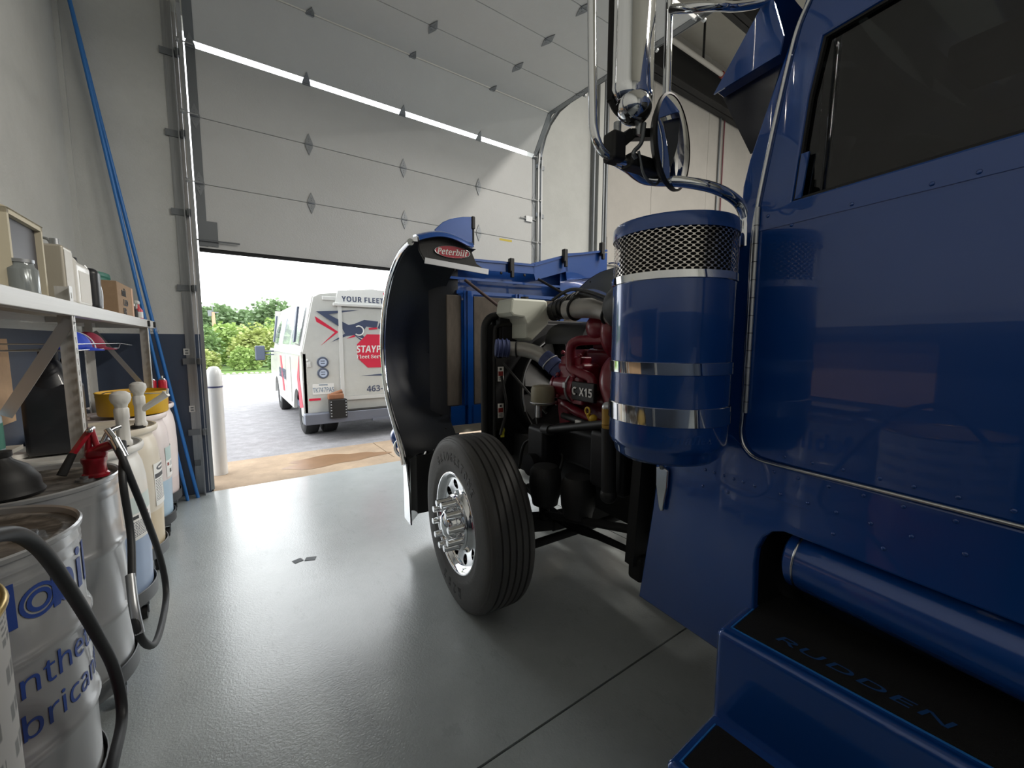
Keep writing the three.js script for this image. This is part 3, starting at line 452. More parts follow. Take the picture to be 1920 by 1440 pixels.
// shelving: a slotted-angle unit along the left wall, a touch askew
const SHT = -0.0225;
const sx = (x, z) => [-0.50 + x * Math.cos(SHT) + z * Math.sin(SHT), -4.94 - x * Math.sin(SHT) + z * Math.cos(SHT)];   // local -> world x, z
const SY = 1.745;
{
  const o = thing('shelving_unit', 'pale steel shelving with slotted posts along the left wall', 'shelving', [-0.50, 0, -4.94], SHT);
  mesh('shelf_board', worldUV(bx(-0.38, -0.012, SY - 0.022, SY - 0.002, 0.0, 4.6)), ML.shelfBoard, o);
  mesh('front_rail', [rbox(0.018, 0.064, 4.62, 0.004, 0.0, SY - 0.03, 2.3), bx(-0.04, 0, SY - 0.062, SY - 0.058, 0, 4.6)], ML.shelf, o);
  mesh('rear_rail', bx(-0.392, -0.38, SY - 0.062, SY, 0, 4.6), ML.shelf, o); mesh('end_rail', bx(-0.38, -0.01, SY - 0.062, SY, -0.012, 0.0), ML.shelf, o);
  for (const z of [0.30, 2.22, 4.55]) for (const s of [0, 1]) {
    const x = s ? -0.388 : 0.0, dir = s ? 1 : -1, y0 = 0.0, y1 = SY + (z > 2 && z < 3 && !s ? 0.07 : 0.0);
    const slots = []; for (let y = 0.06; y < y1 - 0.02; y += 0.05) slots.push(rrect(-0.005, 0.005, y, y + 0.028, 0.004, 2));
    mesh('post', [bx(x - 0.002 + dir * 0.025 - 0.028, x + dir * 0.025 + 0.026, y0, y1, z - 0.0015, z + 0.0015), ext([[-0.022, y0], [0.022, y0], [0.022, y1], [-0.022, y1]], 0.003, 0, slots).rotateY(Math.PI / 2).translate(x, 0, z + 0.022)], ML.shelf, o);
  }
  mesh('diagonal_brace', bar([-0.01, SY - 0.08, 2.25], [-0.235, SY - 0.50, 2.25], 0.045, 0.004, V(0, 0, 1)), M.alu, o);
  mesh('diagonal_brace', bar([-0.33, SY - 0.10, 0.29], [-0.06, SY - 0.56, 0.29], 0.034, 0.004, V(0, 0, 1)), M.alu, o);
  for (const z of [1.1, 3.4]) mesh('cross_member', bx(-0.38, -0.01, SY - 0.058, SY - 0.022, z - 0.015, z + 0.015), ML.shelf, o);
  mesh('lower_ledge', worldUV(bx(-0.38, -0.25, 1.065, 1.083, 2.06, 3.2)), ML.shelfBoard, o);
  mesh('ledge_bracket', bx(-0.38, -0.27, 1.04, 1.065, 2.55, 2.58), ML.shelf, o);
  for (const [z, n] of [[0.36, 'black spring clip with wire hook, nearer one on the shelf rail'], [0.07, 'black spring clip with wire hook at the far end of the shelf rail']]) { const [wx, wz] = sx(0.016, z); const c = thing('clip_hook', n, 'hook', [wx, SY - 0.03, wz], 0, 'clip hooks'); mesh('clip', rbox(0.018, 0.05, 0.022, 0.005, 0, 0, 0), M.black, c); mesh('hook', tube([[0.004, -0.02, 0], [0.006, -0.05, 0], [0.012, -0.066, 0.006], [0.024, -0.06, 0.012], [0.026, -0.045, 0.012]], 0.0022, 6), M.zinc, c); }
}
{ // things on the top shelf, from the near end on
  const on = (name, label, cat, x, z, turn = 0) => { const [wx, wz] = sx(x, z); return thing(name, label, cat, [wx, SY, wz], SHT + turn); };
  let o = on('parts_cabinet', 'beige box with dark open front at the near end of the shelf', 'box', -0.215, 2.42, 0.0); o.scale.set(1, 0.95, 0.85);
  mesh('shell', [bx(-0.17, 0.15, 0, 0.02, -0.2, 0.2), bx(-0.17, 0.15, 0.31, 0.33, -0.2, 0.2), bx(-0.17, -0.15, 0, 0.33, -0.2, 0.2), bx(-0.17, 0.15, 0, 0.33, -0.2, -0.18), bx(-0.17, 0.15, 0, 0.33, 0.18, 0.2)], ML.beige, o); mesh('dark_front', bx(0.10, 0.13, 0.02, 0.31, -0.18, 0.18), std({ color: '#4b4b50', roughness: 0.5 }), o); mesh('lid', ext([[-0.175, 0.33], [0.155, 0.33], [0.10, 0.36], [-0.12, 0.36]], 0.40, 0.004).translate(0, 0, -0.2), ML.beige, o);
  o = on('glass_jar', 'clear jar with black clip in front of the beige box', 'jar', -0.05, 2.56); o.scale.setScalar(0.85); mesh('glass', lathe([[0, 0], [0.05, 0], [0.05, 0.11], [0.038, 0.125], [0.036, 0.14]], 24), std({ color: '#8a9090', roughness: 0.15, metalness: 0.2 }), o); mesh('lid', cyl(0.04, 0.04, 0.015, 0, 0.147, 0), M.zinc, o);
  o = on('oil_tin', 'tall pale rectangular tin with white label beside the beige box', 'tin', -0.12, 2.065); o.scale.z = 0.75; mesh('can', rbox(0.17, 0.27, 0.17, 0.012, 0, 0.135, 0), std({ color: '#b9b3a6', roughness: 0.4, metalness: 0.3 }), o); mesh('label', [bx(0.0855, 0.087, 0.02, 0.25, -0.07, 0.075)], ML.paper, o); mesh('spout', [cyl(0.016, 0.018, 0.03, 0.05, 0.285, 0.03)], M.zinc, o); mesh('top_handle', tube([[-0.05, 0.27, 0], [-0.03, 0.30, 0], [0.02, 0.30, 0], [0.035, 0.27, 0]], 0.006, 8), M.zinc, o);
  o = on('white_jug', 'white plastic jug with top handle between the tin and the dark jug', 'jug', -0.15, 1.76); mesh('body', [rbox(0.2, 0.24, 0.27, 0.03, 0, 0.12, 0)], ML.hdpe, o); mesh('handle', tube([[-0.02, 0.22, 0.10], [-0.01, 0.275, 0.09], [0.0, 0.285, 0.0], [0.03, 0.27, -0.10], [0.05, 0.22, -0.12]], 0.016, 10), ML.hdpe, o); mesh('label', bx(0.1, 0.1015, 0.03, 0.19, -0.1, 0.09), ML.paper, o); mesh('cap', cyl(0.022, 0.022, 0.03, -0.03, 0.252, 0.09), std({ color: '#b98a72', roughness: 0.6 }), o);
  o = on('dark_jug', 'dark blue-black oil jug with pale grip edge on the shelf', 'jug', -0.14, 1.47, 0.1); mesh('body', rbox(0.19, 0.25, 0.13, 0.035, 0, 0.125, 0), ML.jugBlack, o); mesh('neck', cyl(0.025, 0.04, 0.04, -0.02, 0.265, 0), ML.jugBlack, o); mesh('cap', cyl(0.027, 0.027, 0.025, -0.02, 0.293, 0), M.black, o); mesh('grip', tube([[0.085, 0.02, -0.02], [0.088, 0.12, -0.02], [0.07, 0.2, -0.02], [0.03, 0.265, -0.01]], 0.012, 10), M.alu, o);
  o = on('cardboard_box', 'brown cardboard carton with black printed letters near the far end of the shelf', 'carton', -0.15, 0.82); o.scale.set(1, 1.1, 1); mesh('carton', rbox(0.22, 0.21, 0.5, 0.004, 0, 0.105, 0), ML.card, o); mesh('side_flap', bx(0.106, 0.112, 0.0, 0.208, -0.26, -0.2), std({ color: '#caa78e', roughness: 0.9 }), o);
  mesh('print', [text('LED', 0.04, { wide: 1.5 }).rotateY(Math.PI / 2).translate(0.111, 0.09, 0.02), text('ER', 0.04, { wide: 1.5 }).rotateY(Math.PI / 2).translate(0.111, 0.035, 0.06), text('milit', 0.05, { f: 'sans_regular' }).rotateY(Math.PI / 2).translate(0.111, 0.155, 0.06)], M.black, o);
  o = on('green_tub', 'dark green plastic tub standing just beyond the carton', 'tub', -0.285, 0.345); mesh('tub', lathe([[0, 0], [0.11, 0], [0.115, 0.01], [0.13, 0.24], [0.14, 0.25], [0.138, 0.262], [0.125, 0.26], [0.11, 0.02], [0, 0.015]], 36), ML.green, o); mesh('lid', cyl(0.132, 0.138, 0.012, 0, 0.266, 0, 0, 0, 0, 36), ML.green, o); o.scale.set(0.6, 1.3, 1.45);
  o = on('spray_bottle', 'small red and white spray bottle at the far end of the shelf', 'bottle', -0.08, 0.12); mesh('bottle', lathe([[0, 0], [0.032, 0], [0.034, 0.01], [0.033, 0.09], [0.014, 0.12], [0.013, 0.14]], 20), ML.redCan, o); mesh('label', cyl(0.0345, 0.0345, 0.05, 0, 0.05, 0, 0, 0, 0, 20, true), M.white, o); mesh('trigger', [rbox(0.03, 0.03, 0.07, 0.008, 0, 0.155, 0.01), bar([0, 0.15, 0.03], [0, 0.10, 0.045], 0.01, 0.008)], M.white, o);
  o = on('dark_bottle', 'small dark bottle beside the red and white spray bottle', 'bottle', -0.09, 0.26); mesh('bottle', lathe([[0, 0], [0.03, 0], [0.031, 0.08], [0.014, 0.1], [0.013, 0.115]], 20), M.black, o); mesh('cap', cyl(0.015, 0.015, 0.02, 0, 0.125, 0), M.white, o);
}
{ // wire rack hung under the shelf with two caps in it
  const [wx, wz] = sx(-0.10, 1.75); const o = thing('wire_rack', 'chrome wire rack hung under the shelf', 'rack', [wx, 1.525, wz], SHT);
  const w = [], r = 0.0032; for (const x of [-0.16, -0.08, 0, 0.08]) w.push(rod([x, 0, -0.45], [x, 0, 0.45], r, r, 6)); for (let z = -0.45; z <= 0.451; z += 0.1) w.push(rod([-0.16, 0, z], [0.08, 0, z], r, r, 6)); w.push(tube([[-0.16, 0.03, -0.45], [0.09, 0.03, -0.45], [0.09, 0.03, 0.45], [-0.16, 0.03, 0.45]], r, 6, 40, false, 0.02), rod([0.09, 0.03, -0.45], [0.09, 0.015, -0.80], r, r, 6)); for (const z of [-0.45, 0.45]) w.push(rod([0.08, 0, z], [0.09, 0.03, z], r, r, 6));
  mesh('wires', w, M.chromeSoft, o); for (const z of [-0.42, 0.42]) mesh('hanger', rod([-0.16, 0, z], [-0.16, 0.17, z], r, r, 6), M.chromeSoft, o);
  const cap = (name, label, dz, mat, piping) => { const [cx, cz] = sx(-0.10, 1.75 + dz); const c = thing(name, label, 'cap', [cx, 1.53, cz], SHT, 'caps in the wire rack'); c.scale.setScalar(0.85); const g = new THREE.SphereGeometry(0.115, 28, 12, 0, 6.2832, 0, Math.PI / 2); g.scale(0.78, 0.95, 1.05); mesh('crown', g, mat, c); mesh('bill', shell(12, 6, (u, v) => { const a = (u - 0.5) * 2.4; return [(0.075 + 0.07 * v) * Math.cos(a), 0.012 - 0.02 * v, (0.1 + 0.03 * v) * Math.sin(a)]; }, 0.004), mat, c); if (piping) mesh('piping', tor(0.105, 0.004, 0, 0.0, 0, 0, 0, 0.0, 30, Math.PI), M.white, c); return c; };
  cap('baseball_cap', 'bright blue cap with white piping in the wire rack', 0.12, ML.blueBright, true); cap('baseball_cap', 'dark red cap beside the blue one in the wire rack', -0.16, ML.maroon, false);
  tag(mesh('plywood_sheet', worldUV(bx(RX0 + 0.003, RX0 + 0.02, 1.12, 1.58, -3.5, -1.4)), std({ map: tintTex([0.80, 0.66, 0.52], 0.05, 1.2, 0.05), roughness: 0.8 })), 'tan board fixed to the wall behind the black jug', 'board');
  const b1 = tag(mesh('blue_pipe', rod([-0.285, 0.0, -5.12], [-0.975, 5.05, -5.19], 0.015), ML.bluePole), 'long blue pipe leaning in the corner, its foot nearer the door track', 'pipe', 'blue leaning pipes');
  tag(mesh('blue_pipe', rod([-0.365, 0.0, -5.08], [-0.965, 5.12, -5.15], 0.014), ML.bluePole), 'long blue pipe leaning in the corner, its foot nearer the drums', 'pipe', 'blue leaning pipes');
  const s = tag(mesh('floor_scrap', [box(0.06, 0.002, 0.05, 0.36, 0.0015, -3.2, 0, 0.3, 0), box(0.07, 0.002, 0.05, 0.44, 0.0015, -3.18, 0, -0.4, 0)], std({ color: '#7d8286', roughness: 0.7 })), 'torn tape scrap stuck on the grey floor', 'scrap');
}

// ---------- white service van outside ----------
{
  const MV = { body: phy({ map: tintTex([0.74, 0.74, 0.72], 0.025, 1, 0.02), roughness: 0.35, clearcoat: 0.4 }), trim: std({ color: '#c9c9c6', roughness: 0.4 }), navy: std({ color: '#3d4660', roughness: 0.45 }), red: std({ color: '#c8203e', roughness: 0.45 }), white: std({ color: '#d9d9d6', roughness: 0.5 }), dark: std({ color: '#4a5263', roughness: 0.5 }), glass: phy({ color: '#dfe6ea', roughness: 0.08, clearcoat: 1 }) };
  const GY = -0.02, Zr = -7.1, L = 5.2, X0 = 1.0, X1 = 3.25;
  const v = thing('service_van', 'white service van with red stop-sign logo parked outside facing away', 'van', [X0, GY, Zr]);
  // cross section in x,y from its left edge; the sides lean in above the belt line
  const W = X1 - X0, sec = [[0, 0.46], [0, 1.40], [0.19, 2.28], [0.30, 2.34], [0.55, 2.37], [0.75, 2.44], [W - 0.75, 2.44], [W - 0.55, 2.37], [W - 0.30, 2.34], [W - 0.19, 2.28], [W, 1.40], [W, 0.46]];
  const arch = (z, r) => { const p = []; for (let i = 0; i <= 10; i++) { const a = Math.PI * i / 10; p.push([z + r * Math.cos(a), 0.35 + r * Math.sin(a)]); } return p; };
  // body as a shell: rear face, two sides with wheel arches, roof
  mesh('rear_wall', ext(sec, 0.06, 0.01).translate(0, 0, -0.06), MV.body, v);
  for (const s of [0, 1]) {
    const lower = [[0, 0.40], [-0.28, 0.40], ...arch(-0.75, 0.44).map(([z, y]) => [z, Math.max(0.40, y)]), [-1.3, 0.40], [-3.2, 0.40], ...arch(-3.9, 0.44).map(([z, y]) => [z, Math.max(0.40, y)]), [-4.6, 0.40], [-5.1, 0.42], [-L, 0.9], [-4.95, 1.4], [0, 1.40]];
    mesh('side_panel', ext(lower.map(([z, y]) => [-z, y]), 0.05, 0).rotateY(Math.PI / 2).translate(s ? W - 0.05 : 0, 0, 0), MV.body, v);
    const up = mesh('upper_side', [bar([s ? W - 0.11 : 0.11, 1.84, -0.03], [s ? W - 0.11 : 0.11, 1.84, -4.2], 0.05, 0.92, V(s ? -0.211 : 0.211, 1, 0))], MV.body, v);
    for (const [z0, z1] of [[-0.35, -1.3], [-1.4, -2.5], [-3.2, -4.0]]) mesh('side_window', bar([s ? W - 0.08 : 0.08, 1.84, z0], [s ? W - 0.08 : 0.08, 1.84, z1], 0.03, 0.62, V(s ? -0.211 : 0.211, 1, 0)), MV.glass, v);
    mesh('belt_rail', bx(s ? W : -0.02, s ? W + 0.02 : 0, 1.38, 1.43, -4.9, 0), MV.trim, v);
    for (const [z0, z1] of [[-1.35, -2.0], [-2.05, -3.1]]) mesh('compartment_door', bx(s ? W : -0.012, s ? W + 0.012 : 0, 0.5, 1.32, z1, z0), MV.body, v);
    mesh('side_stripe', [ext([[0.1, 0.55], [0.42, 0.5], [0.62, 1.0], [0.3, 1.36], [0.36, 1.0]].map(([z, y]) => [z, y]), 0.004).rotateY(Math.PI / 2).translate(s ? W + 0.001 : -0.006, 0, 0), ext([[2.3, 0.6], [2.55, 0.6], [2.9, 1.3], [2.62, 1.3]], 0.004).rotateY(Math.PI / 2).translate(s ? W + 0.014 : -0.018, 0, 0)], MV.red, v);
    mesh('side_lettering', text('STAYPUT', 0.2, { depth: 0.004 }).rotateY(s ? Math.PI / 2 : -Math.PI / 2).translate(s ? W + 0.013 : -0.017, 0.95, -2.55), MV.navy, v);
  }
  mesh('roof', ext(sec.slice(2, 10), 4.2, 0).translate(0, 0, -4.22), MV.body, v);
  mesh('cab_front', [ext([[4.15, 1.38], [5.15, 1.2], [5.2, 0.6], [4.6, 0.42], [4.15, 2.3]].map(([z, y]) => [z, y]), W - 0.12).rotateY(Math.PI / 2).translate(0.06, 0, 0)], MV.body, v);
  mesh('floor_pan', bx(0.05, W - 0.05, 0.46, 0.56, -5.0, -0.06), MV.dark, v);
  // rear details
  const rz = 0.002, px = (x) => x - X0;
  const door = mesh('roll_door', ext([[px(1.60), 0.70], [px(2.68), 0.70], [px(2.68), 2.14], [px(1.60), 2.14]], 0.022, 0.006), MV.body, v);
  mesh('door_frame', [bx(px(1.545), px(1.60), 0.66, 2.16, 0, 0.035), bx(px(2.68), px(2.735), 0.66, 2.16, 0, 0.035), bx(px(1.545), px(2.735), 0.64, 0.70, 0, 0.04), rbox(px(2.84) - px(1.47), 0.05, 0.07, 0.012, (px(1.47) + px(2.84)) / 2, 2.18, 0.03)], MV.trim, v);
  mesh('header_board', ext([[px(1.50), 2.20], [px(2.80), 2.20], [px(2.78), 2.41], [px(2.1), 2.46], [px(1.55), 2.40]], 0.03, 0.005), MV.white, v);
  mesh('lettering', text('YOUR FLEET', 0.085).translate(px(1.94), 2.275, 0.031), MV.navy, v);
  const onDoor = 0.0225;
  mesh('navy_graphic', [ext([[1.22, 2.06], [1.87, 2.105], [1.40, 2.02], [1.70, 1.86], [1.79, 1.88], [1.95, 1.95], [2.18, 1.93], [2.15, 1.82], [1.98, 1.84], [1.90, 1.72], [1.98, 1.62], [1.92, 1.58], [1.78, 1.70], [1.66, 1.68], [1.42, 1.58], [1.64, 1.72], [1.60, 1.80]].map(([x, y]) => [px(x), y]), 0.003),
    ext([[2.30, 2.02], [2.36, 1.99], [2.42, 2.03], [2.48, 1.97], [2.44, 1.90], [2.47, 1.83], [2.38, 1.81], [2.34, 1.73], [2.25, 1.78], [2.17, 1.82], [2.20, 1.90], [2.28, 1.93]].map(([x, y]) => [px(x), y]), 0.003)].map((g) => g.translate(0, 0, onDoor)), MV.navy, v);
  mesh('wrench_graphic', [tor(0.075, 0.011, px(1.86), 1.77, onDoor + 0.003, 0, 0, -2.4, 24, 4.6), ext([[1.80, 1.69], [1.82, 1.68], [2.02, 1.60], [2.0, 1.58]].map(([x, y]) => [px(x), y]), 0.003).translate(0, 0, onDoor + 0.002)], MV.white, v);
  for (const [pts, z] of [[[[1.205, 1.985], [1.545, 1.745], [1.275, 1.53], [1.49, 1.74], [1.225, 1.90]], 0], [[[1.66, 1.64], [1.78, 1.70], [1.80, 1.67]], onDoor], [[[2.02, 1.82], [2.16, 1.83], [2.16, 1.80], [2.02, 1.79]], onDoor + 0.003]]) mesh('red_graphic', ext(pts.map(([x, y]) => [px(x), y]), 0.003).translate(0, 0, z), MV.red, v);
  const oc = mesh('stop_sign_logo', ext(circle(px(2.10), 1.435, 0.30, 8, Math.PI / 8), 0.004).translate(0, 0, onDoor + 0.003), MV.red, v);
  mesh('logo_lettering', [text('STAYPUT', 0.115, { depth: 0.003, slant: 0.1, wide: 0.88 }).translate(px(2.10), 1.47, onDoor + 0.007), text('Fleet Services', 0.058, { f: 'serif_bold', depth: 0.003, wide: 1.05 }).translate(px(2.10), 1.345, onDoor + 0.007)], MV.white, oc);
  mesh('lettering', text('463-7', 0.1).translate(px(2.13), 0.80, onDoor), MV.navy, v);
  mesh('navy_graphic', ext([[1.87, 1.025], [2.6, 1.07], [2.6, 1.0]].map(([x, y]) => [px(x), y]), 0.003).translate(0, 0, onDoor), MV.navy, v);
  for (const y of [1.265, 1.09]) for (const x of [1.29, 2.96]) { const l = mesh('tail_lamp', tor(0.072, 0.014, px(x), y, 0.008, 0, 0, 0, 32), MV.dark, v); mesh('lens', cyl(0.068, 0.068, 0.012, px(x), y, 0.006, Math.PI / 2), std({ color: '#b9c4d8', roughness: 0.2 }), l); mesh('lens_bars', [bx(px(x) - 0.03, px(x) + 0.03, y + 0.012, y + 0.024, 0.012, 0.014), bx(px(x) - 0.03, px(x) + 0.03, y - 0.024, y - 0.012, 0.012, 0.014)], MV.dark, l); }
  const pl = mesh('license_plate', ext(rrect(px(1.125), px(1.445), 0.755, 0.925, 0.012), 0.004).translate(0, 0, 0.004), MV.white, v);
  mesh('plate_lettering', [text('TK747PAS', 0.075, { f: 'sans_regular', wide: 0.68 }).translate(px(1.285), 0.825, 0.008), text('INDIANA', 0.022).translate(px(1.285), 0.905, 0.008)], std({ color: '#4a6a86', roughness: 0.5 }), pl);
  mesh('clearance_lamp', [rbox(0.2, 0.06, 0.03, 0.01, px(1.42), 2.27, 0.012)], MV.trim, v); mesh('clearance_lamp', [rbox(0.34, 0.045, 0.02, 0.008, px(2.45), 2.39, 0.035)], MV.red, v); mesh('clearance_lamp', rbox(0.12, 0.05, 0.02, 0.01, px(2.46), 2.28, 0.036), MV.dark, v);
  mesh('step_marker', bx(px(1.07), px(1.24), 0.66, 0.695, 0, 0.006), MV.red, v);
  mesh('hitch_block', [rbox(0.26, 0.30, 0.12, 0.01, px(1.46), 0.53, 0.16)], M.black, v);
  mesh('hitch_rust', [rbox(0.24, 0.1, 0.1, 0.03, px(1.44), 0.72, 0.12), rod([px(1.38), 0.75, 0.12], [px(1.54), 0.8, 0.12], 0.03)], std({ map: tintTex([0.55, 0.38, 0.28], 0.25, 3), roughness: 0.9 }), v);
  for (const dx of [-0.11, 0.11]) for (let y = 0.42; y < 0.67; y += 0.045) mesh('hitch_bolt', sph(0.011, px(1.46) + dx, y, 0.222, 1, 1, 0.6, 8), M.zinc, v);
  mesh('bumper', [rbox(W + 0.04, 0.17, 0.16, 0.015, W / 2, 0.385, 0.08), bx(px(2.0), px(2.9), 0.28, 0.32, -0.1, 0.18)], std({ color: '#6f7480', roughness: 0.5, metalness: 0.3 }), v); mesh('bumper_tread', bx(px(1.62), px(2.9), 0.472, 0.48, 0.0, 0.155), M.black, v);
  mesh('latch', [rbox(0.05, 0.09, 0.02, 0.008, 0.09, 1.235, 0.008), sph(0.018, 0.07, 1.30, 0.01)], MV.trim, v);
  for (const [x, z] of [[0.18, -0.75], [W - 0.18, -0.75], [0.16, -3.9], [W - 0.16, -3.9]]) {
    const n = z > -1 ? 2 : 1, dir = x < 1 ? 1 : -1;
    for (let k = 0; k < n; k++) { const w = mesh('wheel', lathe([[0.2, -0.11], [0.31, -0.12], [0.35, -0.1], [0.36, -0.06], [0.36, 0.06], [0.35, 0.1], [0.31, 0.12], [0.2, 0.11]], 40, x + dir * 0.3 * k, 0.36, z, 0, 0, Math.PI / 2), M.rubber, v); mesh('rim', lathe([[0, 0.04], [0.09, 0.05], [0.12, 0.0], [0.2, 0.02], [0.21, 0.1]], 32, x + dir * 0.3 * k, 0.36, z, 0, 0, dir > 0 ? Math.PI / 2 : -Math.PI / 2), M.alu, w); }
  }
  mesh('axle', rod([0.2, 0.36, -0.75], [W - 0.2, 0.36, -0.75], 0.06), M.black, v);
  for (const [z, k] of [[-0.05, 0], [-3.15, 1]]) { const d = mesh('open_flap', bar([-0.06, 1.58, z - 0.28], [0.02, 2.14, z - 0.3], 0.16, 0.03, V(1, 0, 0)), MV.dark, v); mesh('flap_stay', rod([-0.05, 1.56, z - 0.28], [0.06, 1.50, z - 0.28], 0.012), MV.trim, d); }
  const mi = mesh('side_mirror', [rbox(0.20, 0.34, 0.09, 0.03, -0.28, 1.32, -4.3), rod([-0.2, 1.36, -4.3], [0.02, 1.36, -4.3], 0.018), rod([-0.2, 1.28, -4.3], [0.02, 1.28, -4.3], 0.014)], MV.dark, v);
}

// ---------- the blue semi truck, hood tilted forward ----------
// truck frame: x to its right, z towards its rear, origin on the floor under the front axle
const truck = thing('semi_truck', 'blue semi truck with its hood tilted forward and red engine showing', 'truck', [2.226, 0, -2.03], -5 * D2R);
const MT = {
  blue: phy({ color: new THREE.Color().setRGB(0.004, 0.062, 0.29), roughness: 0.27, metalness: 0.18, clearcoat: 1, clearcoatRoughness: 0.02 }),
  liner: std({ color: '#20242c', roughness: 0.42, bumpMap: clone(bumpFine, 2), bumpScale: 0.0006 }),
  insulation: std({ map: tintTex([0.34, 0.31, 0.28], 0.12, 2, 0.06), roughness: 0.8 }),
  engine: phy({ color: new THREE.Color().setRGB(0.19, 0.008, 0.022), roughness: 0.38, clearcoat: 0.3 }),
  engineDark: std({ color: '#17171a', roughness: 0.5, metalness: 0.3 }),
  pipe: std({ map: tintTex([0.62, 0.61, 0.59], 0.06, 2), metalness: 0.55, roughness: 0.42 }),
  silicone: std({ color: '#3b4672', roughness: 0.55 }), tank: phy({ color: '#d9dccf', roughness: 0.4, transmission: 0.15, thickness: 0 }), foil: std({ map: tintTex([0.72, 0.69, 0.63], 0.1, 3), metalness: 0.6, roughness: 0.4 }),
  tire: std({ map: tintTex([0.29, 0.287, 0.283], 0.1, 2), roughness: 0.6, bumpMap: clone(bumpFine, 3), bumpScale: 0.0008 }), tireInk: std({ color: '#0c0c0c', roughness: 0.5 }),
  mat: std({ color: '#0c0c0d', roughness: 0.95, bumpMap: clone(bumpFine, 8), bumpScale: 0.002 }), glass: phy({ color: '#70767a', roughness: 0.02, transmission: 1, thickness: 0, ior: 1.5 }), interior: std({ color: '#1b1b1c', roughness: 0.7 }), interiorLight: std({ color: '#5d5a55', roughness: 0.6 }),
  mirrorGlass: std({ color: '#dfe3e6', metalness: 1, roughness: 0.01 }), gold: std({ color: '#b08a3a', roughness: 0.45 }),
};
const tp = (name, geos, mat, parent = truck) => mesh(name, geos, mat, parent);

// --- wheels ---
const tireGeo = lathe([[0.290, -0.115], [0.30, -0.128], [0.33, -0.136], [0.40, -0.140], [0.455, -0.137], [0.487, -0.128], [0.503, -0.117], [0.511, -0.10],
  ...[[-0.078, 0.513], [-0.038, 0.5145], [0.0, 0.515], [0.038, 0.5145], [0.078, 0.513]].flatMap(([z, r]) => [[r, z - 0.006], [r - 0.012, z - 0.0045], [r - 0.012, z + 0.0045], [r, z + 0.006]]),
  [0.511, 0.10], [0.503, 0.117], [0.4995, 0.120], [0.4965, 0.119], [0.494, 0.124], [0.487, 0.128], [0.4835, 0.1275], [0.48, 0.131], [0.455, 0.137], [0.43, 0.1395], [0.40, 0.140], [0.36, 0.1385], [0.345, 0.139], [0.335, 0.1365], [0.32, 0.132], [0.30, 0.128], [0.290, 0.115]], 96).rotateZ(Math.PI / 2);   // outer side at -x
function ringText(str, size, R, a0, z, spread = 1) {   // letters round the sidewall, read from outside
  const g = []; const step = size * 1.02 * spread / R; [...str].forEach((c, i) => { if (c === ' ') return; const t = text(c, size, { depth: 0.003, wide: 0.85 }); const a = a0 + (i - (str.length - 1) / 2) * step; t.translate(0, R, 0); t.rotateZ(-a); t.rotateY(-Math.PI / 2); t.translate(z, 0, 0); g.push(t); }); return g;
}
const rimGeo = (() => {   // lathed rim and hub face; between them a disc with ten round hand holes
  const zd = (r) => 0.080 + 0.012 * Math.sin(Math.min(1, Math.max(0, (r - 0.182) / 0.074)) * Math.PI / 2);
  const inner = new THREE.LatheGeometry([[0.0, 0.118], [0.150, 0.118], [0.158, 0.114], [0.163, 0.104], [0.170, 0.088], [0.182, 0.080]].map((p) => new THREE.Vector2(...p)), 96);
  const outer = new THREE.LatheGeometry([[0.256, 0.092], [0.264, 0.095], [0.270, 0.104], [0.277, 0.118], [0.287, 0.128], [0.297, 0.131], [0.302, 0.124], [0.295, 0.108], [0.288, 0.06], [0.284, -0.10], [0.275, -0.10], [0.270, 0.06], [0.256, 0.06]].map((p) => new THREE.Vector2(...p)), 96);
  const patches = [], N = 48, K = 6, r0 = 0.219, rh = 0.030;
  for (let k = 0; k < 10; k++) {
    const a = (k + 0.5) / 10 * 2 * Math.PI, h = Math.PI / 10;
    const edge = (t) => { const p = (t / N) * 4, q = Math.floor(p) % 4, f = p - Math.floor(p); return [[-h + 2 * h * f, 0.182], [h, 0.182 + 0.074 * f], [h - 2 * h * f, 0.256], [-h, 0.256 - 0.074 * f]][q]; };
    const P = (t, s) => { const [eth, er] = edge(t), ang = Math.atan2(er - r0, eth * r0); const hr = r0 + rh * Math.sin(ang), ht = rh * Math.cos(ang) / r0; const r = hr + (er - hr) * s, th = a + ht + (eth - ht) * s; return [r * Math.cos(th), zd(r), r * Math.sin(th)]; };
    patches.push(grid(N, K, (u, v) => P(Math.round(u * N) % N, v)));
    patches.push(grid(N, 1, (u, v) => { const p = P(Math.round(u * N) % N, 0); return [p[0], p[1] - 0.03 * v, p[2]]; }));
  }
  let face = mergeGeometries(patches.filter((_, i) => i % 2 === 0).map((g) => { g.deleteAttribute('uv'); g.deleteAttribute('normal'); return g; })); face = mergeVertices(face, 1e-4); face.computeVertexNormals();
  return merge([inner, outer, face, ...patches.filter((_, i) => i % 2)]).rotateZ(Math.PI / 2);
})();
